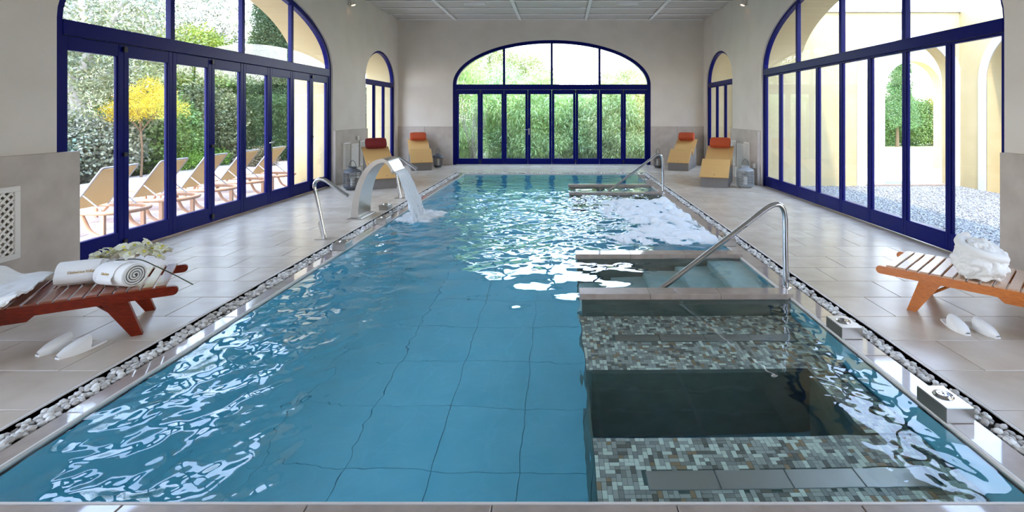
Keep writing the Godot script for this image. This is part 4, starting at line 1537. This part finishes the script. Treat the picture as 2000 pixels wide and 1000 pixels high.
func outside() -> void:
	# ground
	var m := MB.new()
	m.box(P(-70, -0.5, 90), P(-5.9, -0.12, -30))
	m.box(P(-5.9, -0.5, 90), P(5.4, -0.12, 16.43))
	m.box(P(5.4, -0.5, 90), P(70, -0.12, -30))
	m.box(P(-5.9, -0.5, -4.8), P(5.4, -0.12, -30))
	single("garden_ground", m, M("soil"), "olive brown garden soil around the building", "ground", "", "structure")
	# terrace of pale slabs on the left
	m = MB.new()
	m.box(P(-10.9, -0.3, 19.0), P(-5.15, -0.035, -5.0))
	var te := single("terrace", m, M("terrace_joint"), "pale pinkish stone terrace outside the left windows", "terrace", "", "structure")
	var x := -10.9
	var row := 0
	while x < -5.2:
		var d := -2.0 - (0.6 if row % 2 else 0.0)
		while d < 19.0:
			var a := maxf(-2.0, d)
			var e := minf(19.0, d + 1.2)
			if d > 3.0 and e - a > 0.05:
				part("terrace_slab", chamfered(Vector3(0.565, 0.03, e - a - 0.01), 0.003), M("terrace%d" % rng.randi_range(0, 2)), te, Transform3D(Basis(), P(x + 0.285, -0.03, (a + e) / 2)))
			d += 1.2
		x += 0.575
		row += 1
	# folding loungers on the terrace
	var names := ["closest to the camera", "second from the camera", "third from the camera", "fourth from the camera", "fifth and farthest from the camera"]
	for k in 5:
		sling_lounger(P(-5.52, -0.015, 6.64 + 0.93 * k), "pale teak terrace lounger with a raised cream sling back, " + names[k])
	var broad := leaf_clump("broad", 34, 0.42, 0.13, 0.1, 101)
	var fine := leaf_clump("fine", 46, 0.5, 0.06, 0.2, 102)
	var long := leaf_clump("long", 40, 0.9, 0.055, 0.7, 103)
	# hedge bushes behind the terrace
	var blue := Color(0.12, 0.20, 0.15)
	var green := Color(0.18, 0.29, 0.07)
	var olive := Color(0.22, 0.24, 0.12)
	var gray := Color(0.23, 0.25, 0.18)
	var dark := Color(0.045, 0.09, 0.03)
	var spots := [[-12.2, 10.8, 1.0, blue, "blue grey rounded shrub behind the terrace, leftmost in view"], [-12.0, 12.6, 1.25, gray, "grey green rounded shrub behind the terrace next to the blue grey one"], [-11.9, 14.6, 1.8, green, "bright green rounded shrub behind the thin yellow tree"], [-11.6, 16.6, 2.0, olive, "olive rounded shrub behind the middle terrace loungers"], [-11.4, 18.9, 2.1, gray, "grey green rounded shrub left of the cypress"], [-9.6, 20.6, 2.3, blue, "blue green rounded shrub below the cypress"], [-8.2, 21.6, 2.3, gray, "grey green rounded shrub right of the cypress"]]
	for q in spots:
		var t := plant("rounded_shrub", q[4], "shrub", q[0], q[1], "shrubs behind the terrace")
		trunk(t, [Vector3(0, 0, 0), Vector3(0.05, 0.4, 0), Vector3(0, 0.9, 0.05)], 0.07, 0.03, "bark_brown", "stem")
		foliage(t, broad, [[Vector3(0, q[2] * 0.62, 0), Vector3(1.25, q[2] * 0.66, 1.25), 900, 0.21, q[3], 0.85]], int(q[1] * 100))
	# tall sparse trees with pale trunks
	var talls := [[-12.9, 13.6, 5.6, "tall sparse grey tree with a pale forked trunk, leftmost in view"], [-16.5, 17.0, 6.2, "tall sparse grey tree behind the thin yellow tree"], [-13.6, 18.6, 6.4, "tall sparse tree with a pale trunk in the second lunette pane"]]
	for q in talls:
		var t := plant("tall_tree", q[3], "tree", q[0], q[1], "tall trees beyond the terrace")
		var h: float = q[2]
		trunk(t, [Vector3(0, 0, 0), Vector3(0.15, 1.2, 0), Vector3(-0.1, 2.6, 0.1), Vector3(0.2, h * 0.55, 0), Vector3(0.0, h * 0.9, 0)], 0.24, 0.06, "bark_pale")
		trunk(t, [Vector3(0.1, 1.3, 0), Vector3(-0.7, 2.4, 0.2), Vector3(-1.5, 3.9, 0.3), Vector3(-1.8, 4.6, 0.2)], 0.14, 0.04, "bark_pale", "branch")
		trunk(t, [Vector3(0.0, 2.3, 0), Vector3(0.9, 2.75, 0.1), Vector3(1.9, 2.9, 0.3)], 0.10, 0.03, "bark_pale", "branch")
		trunk(t, [Vector3(0.1, 3.0, 0), Vector3(0.9, 4.0, 0.1), Vector3(1.5, 4.8, 0.3)], 0.11, 0.03, "bark_pale", "branch")
		foliage(t, fine, [[Vector3(-1.4, h * 0.50, 0), Vector3(1.5, 1.5, 1.5), 90, 0.34, gray, 0.5], [Vector3(1.3, h * 0.55, 0), Vector3(1.6, 1.6, 1.6), 100, 0.34, olive, 0.5], [Vector3(0, h * 0.8, 0), Vector3(2.2, 2.0, 2.0), 130, 0.36, gray, 0.5], [Vector3(0.6, h * 0.33, 0.6), Vector3(1.7, 1.0, 1.4), 80, 0.3, olive, 0.5]], int(q[1] * 77))
	# thin tree with yellow leaves
	var yt := plant("yellow_tree", "thin young tree with a bright yellow crown on the terrace edge", "tree", -10.6, 12.8, "")
	trunk(yt, [Vector3(0, 0, 0), Vector3(0.03, 0.7, 0), Vector3(-0.02, 1.5, 0)], 0.03, 0.02, "bark_brown")
	for k in 6:
		var an := TAU * k / 6.0
		trunk(yt, [Vector3(0, 1.2, 0), Vector3(cos(an) * 0.25, 1.55, sin(an) * 0.25), Vector3(cos(an) * 0.5, 1.8, sin(an) * 0.5)], 0.012, 0.005, "bark_brown", "branch")
	foliage(yt, fine, [[Vector3(0.1, 1.9, 0), Vector3(0.6, 0.34, 0.6), 100, 0.12, Color(0.62, 0.45, 0.03), 0.4], [Vector3(0.15, 2.3, 0), Vector3(0.36, 0.3, 0.4), 42, 0.12, Color(0.7, 0.52, 0.04), 0.4], [Vector3(-0.55, 1.72, 0), Vector3(0.3, 0.22, 0.4), 36, 0.12, Color(0.62, 0.45, 0.03), 0.4], [Vector3(0.75, 1.75, 0), Vector3(0.35, 0.2, 0.4), 34, 0.12, Color(0.45, 0.42, 0.04), 0.4], [Vector3(0.6, 2.15, 0.1), Vector3(0.3, 0.2, 0.3), 26, 0.11, Color(0.7, 0.52, 0.04), 0.4]], 31)
	# leafy light green trees
	for q in [[-12.6, 17.4, "light yellow green leafy tree left of the cypress"], [-11.2, 20.2, "light green leafy tree just left of the cypress, set farther back"]]:
		var t := plant("leafy_tree", q[2], "tree", q[0], q[1], "light green trees")
		trunk(t, [Vector3(0, 0, 0), Vector3(0.1, 1.0, 0), Vector3(0, 2.4, 0)], 0.09, 0.04, "bark_brown")
		foliage(t, broad, [[Vector3(0, 3.4, 0), Vector3(1.3, 1.2, 1.3), 600, 0.24, Color(0.30, 0.36, 0.06), 0.7], [Vector3(0.4, 2.2, 0), Vector3(1.2, 1.0, 1.2), 500, 0.24, Color(0.18, 0.28, 0.06), 0.7]], int(q[1] * 55))
	# cypresses
	for q in [[-9.9, 17.6, 0.95, "dark green column cypress beyond the far end of the left doors"], [-8.0, 17.0, 0.42, "slim dark cypress half hidden by the cream window reveal"]]:
		var t := plant("cypress", q[3], "tree", q[0], q[1], "cypresses")
		trunk(t, [Vector3(0, 0, 0), Vector3(0.02, 2.0, 0), Vector3(0, 6.0, 0)], 0.12, 0.04, "bark_brown")
		var bl := []
		for k in 12:
			bl.append([Vector3(0, 0.6 + 0.72 * k, 0), Vector3(q[2] * (1.0 - 0.055 * k), 0.75, q[2] * (1.0 - 0.055 * k)), int(330 * q[2]), 0.2, Color(0.075, 0.12, 0.04) if k % 2 else dark, 0.9])
		foliage(t, fine, bl, int(q[0] * -40))
	# low plants along the terrace back
	for q in [[-10.95, 14.6, "low bright green clump of leaves at the terrace edge, left one"], [-10.9, 15.7, "low bright green clump of leaves at the terrace edge, right one"], [-9.3, 15.6, "brown green low bush beside the last terrace lounger"]]:
		var t := plant("low_plant", q[2], "plant", q[0], q[1], "low plants at the terrace edge")
		trunk(t, [Vector3(0, 0, 0), Vector3(0.02, 0.12, 0), Vector3(0, 0.25, 0)], 0.03, 0.01, "bark_brown", "stem")
		foliage(t, broad, [[Vector3(0, 0.3, 0), Vector3(0.55, 0.3, 0.5), 160, 0.13, Color(0.16, 0.30, 0.03) if q[0] < -10 else Color(0.14, 0.12, 0.06), 0.6]], int(q[1] * 33))
	# thicket beyond the far doors
	var far := [[-5.6, 19.5, 4.6, "tall reedy thicket shrub at the far left of the end window"], [-3.9, 19.0, 4.2, "leafy thicket shrub in the left panes of the end window"], [-2.3, 20.2, 3.4, "lower thicket shrub left of the end window's middle"], [-0.9, 19.4, 3.2, "rounded thicket shrub in the middle of the end window"], [0.6, 19.8, 2.5, "low thicket shrub right of the end window's middle"], [2.0, 19.2, 2.9, "drooping thicket shrub in the right panes of the end window"], [3.4, 19.6, 3.0, "yellowish thicket shrub at the far right of the end window"], [5.0, 20.2, 3.3, "pale green thicket shrub beyond the right end of the end window"]]
	var ci := [Color(0.36, 0.44, 0.20), Color(0.36, 0.48, 0.22), Color(0.30, 0.42, 0.22), Color(0.32, 0.44, 0.20), Color(0.28, 0.40, 0.21), Color(0.34, 0.42, 0.22), Color(0.48, 0.46, 0.22), Color(0.38, 0.42, 0.22)]
	for k in far.size():
		var q: Array = far[k]
		var t := plant("thicket_shrub", q[3], "shrub", q[0], q[1], "thicket beyond the end window")
		for j in 7:
			var an := TAU * j / 7.0
			trunk(t, [Vector3(cos(an) * 0.2, 0, sin(an) * 0.2), Vector3(cos(an) * 0.35, q[2] * 0.4, sin(an) * 0.3), Vector3(cos(an) * 0.8, q[2] * 0.85, sin(an) * 0.5)], 0.02, 0.008, "bark_brown", "stem")
		foliage(t, long, [[Vector3(0, q[2] * 0.55, 0), Vector3(1.15, q[2] * 0.5, 0.9), 560, 0.22, ci[k] * 1.65, 0.6], [Vector3(0.2, 0.5, 0.7), Vector3(1.1, 0.6, 0.5), 160, 0.2, ci[k] * 1.4, 0.5]], 400 + k)
	for q in [[-3.3, 23.5, 5.4, "tall loose tree behind the thicket in the left lunette pane"], [-1.6, 25.0, 4.6, "rounded pale tree behind the thicket in the second lunette pane"], [3.2, 25.0, 3.9, "small pale yellow tree behind the thicket in the right lunette pane"], [0.6, 34.0, 3.4, "faint far tree just above the transom in the third lunette pane"]]:
		var t := plant("distant_tree", q[3], "tree", q[0], q[1], "trees behind the thicket")
		trunk(t, [Vector3(0, 0, 0), Vector3(0.1, 1.4, 0), Vector3(0, q[2] * 0.8, 0)], 0.1, 0.04, "bark_brown")
		foliage(t, fine, [[Vector3(0, q[2] * 0.72, 0), Vector3(1.4, q[2] * 0.3, 1.2), 420, 0.24, Color(0.32, 0.36, 0.14), 0.5]], int(q[1] * 21))
	var ru := plant("reed_clump", "clump of pale bare reed stalks fanning out low in the leftmost far pane", "plant", -3.1, 17.9, "")
	for k in 26:
		var an := rng.randf_range(-1.0, 1.0)
		trunk(ru, [Vector3(rng.randf_range(-0.1, 0.1), 0, 0), Vector3(an * 0.25, 0.7, rng.randf_range(-0.15, 0.15)), Vector3(an * 0.6, rng.randf_range(1.2, 2.4), rng.randf_range(-0.3, 0.3))], 0.012, 0.006, "bark_pale", "reed")
	court(broad, fine)


func sling_lounger(at: Vector3, label: String) -> void:
	# head end towards the window; local x points away from the building
	var t := thing("sling_lounger", label, "lounger", at, PI, "terrace loungers")
	var w := 0.31
	var y := 0.36
	var wm := M("teak_pale")
	var m := MB.new()
	var bow := []
	for k in 13:
		var a := -PI / 2 + PI * k / 12.0
		bow.append(Vector3(0.22 - 0.26 * cos(a), y, w * sin(a)))
	m.tube([Vector3(1.9, y, -w)] + bow + [Vector3(1.9, y, w)], 0.03, 8, true, 0.9)
	part("rail", m, wm, t)
	for s in [-1.0, 1.0]:
		for e in [0.2, 1.7]:
			m = MB.new()
			m.cbox(Vector3(0.055, y, 0.04), 0.005, Transform3D(Basis(), Vector3(e, y / 2, s * (w - 0.005))))
			part("leg", m, wm, t)
			m = MB.new()
			var g := 1.0 if e < 1 else -1.0
			m.tube(smooth_path([Vector3(e + g * 0.02, 0.06, s * w), Vector3(e + g * 0.16, 0.14, s * w), Vector3(e + g * 0.26, y - 0.02, s * w)], 5), 0.03, 7, true, 0.7)
			part("brace", m, wm, t)
	for k in 12:
		part("seat_slat", chamfered(Vector3(0.075, 0.02, 2 * w - 0.02), 0.004), wm, t, Transform3D(Basis(), Vector3(0.82 + 0.092 * k, y + 0.02, 0)))
	var p0 := Vector3(0.66, y + 0.02, 0)
	var p1 := Vector3(0.24, y + 0.56, 0)
	m = MB.new()
	m.tube(bend(p0 + Vector3(0, 0, -w + 0.04), p1 + Vector3(0, 0, -w + 0.04), p1, 0.03, 4) + bend(p1, p1 + Vector3(0, 0, w - 0.04), p0 + Vector3(0, 0, w - 0.04), 0.03, 4), 0.013, 8)
	part("back_frame", m, M("alu"), t)
	var rows := []
	for i in 9:
		var s := lerpf(0.03, 0.99, i / 8.0)
		var r := []
		for k in 9:
			var z := lerpf(-w + 0.05, w - 0.05, k / 8.0)
			r.append(p0.lerp(p1, s) + Vector3(0.02, -0.015, 0) * sin(PI * k / 8.0) + Vector3(0, 0, z))
		rows.append(r)
	part("sling", folded_cloth(rows, 0.004), M("sling"), t)
	for s in [-1.0, 1.0]:
		m = MB.new()
		m.tube([p0.lerp(p1, 0.38) + Vector3(0, 0, s * (w - 0.05)), Vector3(0.26, y + 0.03, s * (w - 0.05))], 0.01, 6)
		part("strut", m, M("alu"), t)


func court(broad: ArrayMesh, fine: ArrayMesh) -> void:
	# gravel court, walls with arches
	var m := MB.new()
	m.box(P(5.3, -0.3, 11.4), P(9.0, -0.05, -5.0))
	single("court_bed", m, M("terrace0"), "pale grey bed of the gravel court outside the right window", "ground", "", "structure")
	var g := RandomNumberGenerator.new()
	g.seed = 99
	var bit := pebble_mesh(0)
	var mm := MultiMesh.new()
	mm.transform_format = MultiMesh.TRANSFORM_3D
	mm.use_colors = true
	mm.mesh = bit
	mm.instance_count = 60000
	for i in 60000:
		var r := g.randf_range(0.008, 0.018)
		mm.set_instance_transform(i, Transform3D(Basis.from_euler(Vector3(g.randf() * TAU, g.randf() * TAU, 0)).scaled(Vector3(r, r * 0.7, r)), P(g.randf_range(5.32, 8.95), -0.046 + g.randf_range(-0.004, 0.01), g.randf_range(4.0, 11.38))))
		var k := g.randf_range(0.12, 0.42)
		mm.set_instance_color(i, Color(k, k, k * 0.98))
	var o := MultiMeshInstance3D.new()
	o.name = "court_gravel"
	o.multimesh = mm
	o.material_override = M("stone_bits")
	meta(o, "pale grey gravel covering the court outside the right window", "gravel", "", "stuff")
	add_child(o)
	# front wall of the court with one arch
	var f1 := wall_poly(5.28, 9.4, -0.3, 3.86, [[6.85, 8.83, 2.29, 0.99]])
	m = MB.new()
	m.prism(f1, 0, -0.34, far_xf(11.4))
	var w1 := single("wall_court_far", m, M("exterior"), "cream rendered court wall with a white edged arch facing the camera", "wall", "", "structure")
	trim_arch(w1, far_xf(11.4), 6.85, 8.83, 2.29, 0.99, 0.19, 0.02)
	m = MB.new()
	m.cbox(Vector3(4.2, 0.07, 0.46), 0.01, Transform3D(Basis(), P(7.34, 3.9, 11.57)))
	part("coping", m, M("white_render"), w1)
	m = MB.new()
	m.cbox(Vector3(1.98, 0.06, 0.5), 0.01, Transform3D(Basis(), P(7.84, -0.02, 11.6)))
	part("threshold", m, M("coping"), w1)
	# side wall of the court
	var sw := wall_poly(-2.0, 11.4, -0.3, 3.86, [[2.2, 4.18, 2.29, 0.99], [5.3, 7.28, 2.29, 0.99], [8.7, 10.68, 2.29, 0.99]])
	m = MB.new()
	m.prism(sw, 0, 0.34, side_xf(8.97))
	var w2 := single("wall_court_side", m, M("exterior"), "cream rendered court wall with white edged arches running beside the right window", "wall", "", "structure")
	for q in [[2.2, 4.18], [5.3, 7.28], [8.7, 10.68]]:
		trim_arch(w2, side_xf(8.97), q[0], q[1], 2.29, 0.99, 0.19, -0.02)
	m = MB.new()
	m.box(P(10.6, -0.3, 11.7), P(10.9, 3.86, -2.0))
	single("wall_gallery", m, M("exterior"), "cream back wall of the gallery behind the side arches", "wall", "", "structure")
	m = MB.new()
	m.box(P(9.3, -0.3, 11.7), P(10.6, -0.04, -2.0))
	single("gallery_floor", m, M("terrace1"), "pale floor of the gallery behind the side arches", "floor", "", "structure")
	m = MB.new()
	m.box(P(9.31, 3.5, 11.7), P(10.6, 3.8, -2.0))
	single("gallery_ceiling", m, M("exterior"), "cream ceiling of the gallery behind the side arches", "ceiling", "", "structure")
	# porch beyond, second wall with an arch
	m = MB.new()
	m.prism(wall_poly(5.28, 14.5, -0.3, 3.86, [[9.65, 11.35, 2.3, 0.85]]), 0, -0.34, far_xf(15.1))
	var w3 := single("wall_porch", m, M("exterior"), "cream porch wall with an open arch seen through the court arch", "wall", "", "structure")
	trim_arch(w3, far_xf(15.1), 9.65, 11.35, 2.3, 0.85, 0.16, 0.02)
	m = MB.new()
	m.box(P(5.3, -0.3, 15.1), P(14.5, -0.03, 11.74))
	single("porch_floor", m, M("terrace2"), "pale stone porch floor beyond the court arch", "floor", "", "structure")
	m = MB.new()
	m.box(P(5.3, -0.4, 60), P(45, -0.06, 15.44))
	single("lawn", m, M("lawn"), "sun bleached lawn beyond the porch arch", "lawn", "", "structure")
	# hedge and conifer beyond
	for k in 5:
		var q: Array = [[14.6, "dark green hedge bush left of the porch arch view"], [16.2, "green hedge bush framed by the porch arch, left part"], [17.8, "green hedge bush framed by the porch arch, middle part"], [19.4, "yellow green hedge bush framed by the porch arch, right part"], [21.0, "olive hedge bush at the right end beyond the porch arch"]][k]
		var t := plant("hedge_bush", q[1], "shrub", q[0], 26.0, "hedge beyond the porch")
		trunk(t, [Vector3(0, 0, 0), Vector3(0, 0.5, 0.05), Vector3(0, 1.0, 0)], 0.06, 0.03, "bark_brown", "stem")
		foliage(t, broad, [[Vector3(0, 1.25, 0), Vector3(1.15, 1.25, 1.0), 700, 0.24, [Color(0.10, 0.17, 0.06), Color(0.13, 0.22, 0.06), Color(0.14, 0.22, 0.06), Color(0.30, 0.30, 0.06), Color(0.18, 0.22, 0.07)][k], 0.85]], 700 + k)
	var ct := plant("conifer", "feathery green conifer rising above the hedge in the porch arch", "tree", 16.6, 25.0, "")
	trunk(ct, [Vector3(0, 0, 0), Vector3(0, 2, 0), Vector3(0.05, 4.3, 0)], 0.09, 0.02, "bark_brown")
	var bl := []
	for k in 8:
		bl.append([Vector3(0.03 * k, 1.2 + 0.42 * k, 0), Vector3(0.95 - 0.1 * k, 0.3, 0.95 - 0.1 * k), 80, 0.22, Color(0.12, 0.22, 0.07), 0.3])
	foliage(ct, fine, bl, 77)


func trim_arch(parent: Node, xf: Transform3D, u0: float, u1: float, ys: float, b: float, w: float, out: float) -> void:
	var poly := PackedVector2Array([Vector2(u0 - w, -0.06)])
	for q in arch(u0 - w, u1 + w, ys, b + w): poly.append(q)
	poly.append(Vector2(u1 + w, -0.06)); poly.append(Vector2(u1, -0.06))
	var inner := arch(u0, u1, ys, b)
	inner.reverse()
	for q in inner: poly.append(q)
	poly.append(Vector2(u0, -0.06))
	var m := MB.new()
	m.prism(poly, -out * 0.5, out, xf)
	part("arch_trim", m, M("white_render"), parent)


# ---------------------------------------------------------------- pebbles in the gutter
func pebble_mesh(kind: int) -> ArrayMesh:
	var key := "pebble%d_mesh" % kind
	if cached.has(key): return cached[key]
	var g := RandomNumberGenerator.new()
	g.seed = 300 + kind
	var m := MB.new()
	var rows := []
	for i in 5:
		var v := PI * i / 4.0
		var r := []
		for k in 8:
			var u := TAU * (k % 7) / 7.0
			r.append(Vector3(sin(v) * cos(u), cos(v), sin(v) * sin(u)))
		rows.append(r)
	var wob := []
	for i in 5:
		var w := []
		for k in 7: w.append(g.randf_range(0.86, 1.14))
		w.append(w[0])
		wob.append(w)
	for i in 5:
		for k in 8:
			rows[i][k] *= 1.0 if i == 0 or i == 4 else wob[i][k]
	for i in 4:
		for k in 7:
			var q := [rows[i][k], rows[i + 1][k], rows[i + 1][k + 1], rows[i][k + 1]]
			if i < 3: m.tri(q[0], q[1], q[2], q[0].normalized(), q[1].normalized(), q[2].normalized())
			if i > 0: m.tri(q[0], q[2], q[3], q[0].normalized(), q[2].normalized(), q[3].normalized())
	cached[key] = m.mesh()
	return cached[key]


func pebbles() -> void:
	var g := RandomNumberGenerator.new()
	g.seed = 17
	var all := []
	for strip in [[GL + 0.012, -2.682, 1.5, 13.6, true], [2.192, GR - 0.012, 1.5, 13.6, true], [-2.66, 2.17, 13.555, 13.63, false]]:
		var area: float = (strip[1] - strip[0]) * (strip[3] - strip[2])
		var cnt := int(area / 0.00050)
		for i in cnt:
			var r := g.randf_range(0.012, 0.021)
			var top := g.randf()
			var x := g.randf_range(strip[0] + r * 0.6, strip[1] - r * 0.6)
			var d := g.randf_range(strip[2], strip[3])
			all.append([d + absf(x) * 0.2 - 0.3 * top, x, d, r, top, g.randf() * TAU, g.randi_range(0, 3), g.randf_range(-0.4, 0.4)])
	all.sort_custom(func(a, b): return a[0] < b[0])
	var groupname := "pebbles in the overflow gutter"
	var placed := 0
	var rest := []
	var spots := []
	for q in all:
		var y: float = -0.040 + 0.028 * q[4]
		var xf := Transform3D(Basis.from_euler(Vector3(q[7], q[5], q[7])).scaled_local(Vector3(q[3] * 1.15, q[3] * 0.75, q[3])), P(q[1], y, q[2]))
		# the nearest ones that are inside the picture and lie on top
		var sx: float = 1095 + 990 * q[1] / q[2]
		var sy: float = 221 + 990 * 1.65 / q[2]
		var free: bool = placed < 300 and q[4] > 0.45 and sx > 0 and sx < 2000 and sy < 995
		if free:
			for k in spots:
				if k[0].distance_to(xf.origin) < (k[1] + q[3]) * 1.02:
					free = false
					break
		if free:
			spots.append([xf.origin, q[3]])
			placed += 1
			single("pebble", pebble_mesh(q[6]), M("pebble%d" % q[6]), "rounded pale pebble lying among others in the near part of the pool gutter", "pebble", groupname, "", xf)
		else:
			rest.append([xf, q[6]])
	var mm := MultiMesh.new()
	mm.transform_format = MultiMesh.TRANSFORM_3D
	mm.use_colors = true
	mm.mesh = pebble_mesh(1)
	mm.instance_count = rest.size()
	for i in rest.size():
		mm.set_instance_transform(i, rest[i][0])
		mm.set_instance_color(i, M("pebble%d" % rest[i][1]).albedo_color.srgb_to_linear())
	var o := MultiMeshInstance3D.new()
	o.name = "gutter_pebbles"
	o.multimesh = mm
	o.material_override = M("stone_bits")
	meta(o, "bed of pale pebbles filling the overflow gutter round the pool", "pebbles", "", "stuff")
	add_child(o)
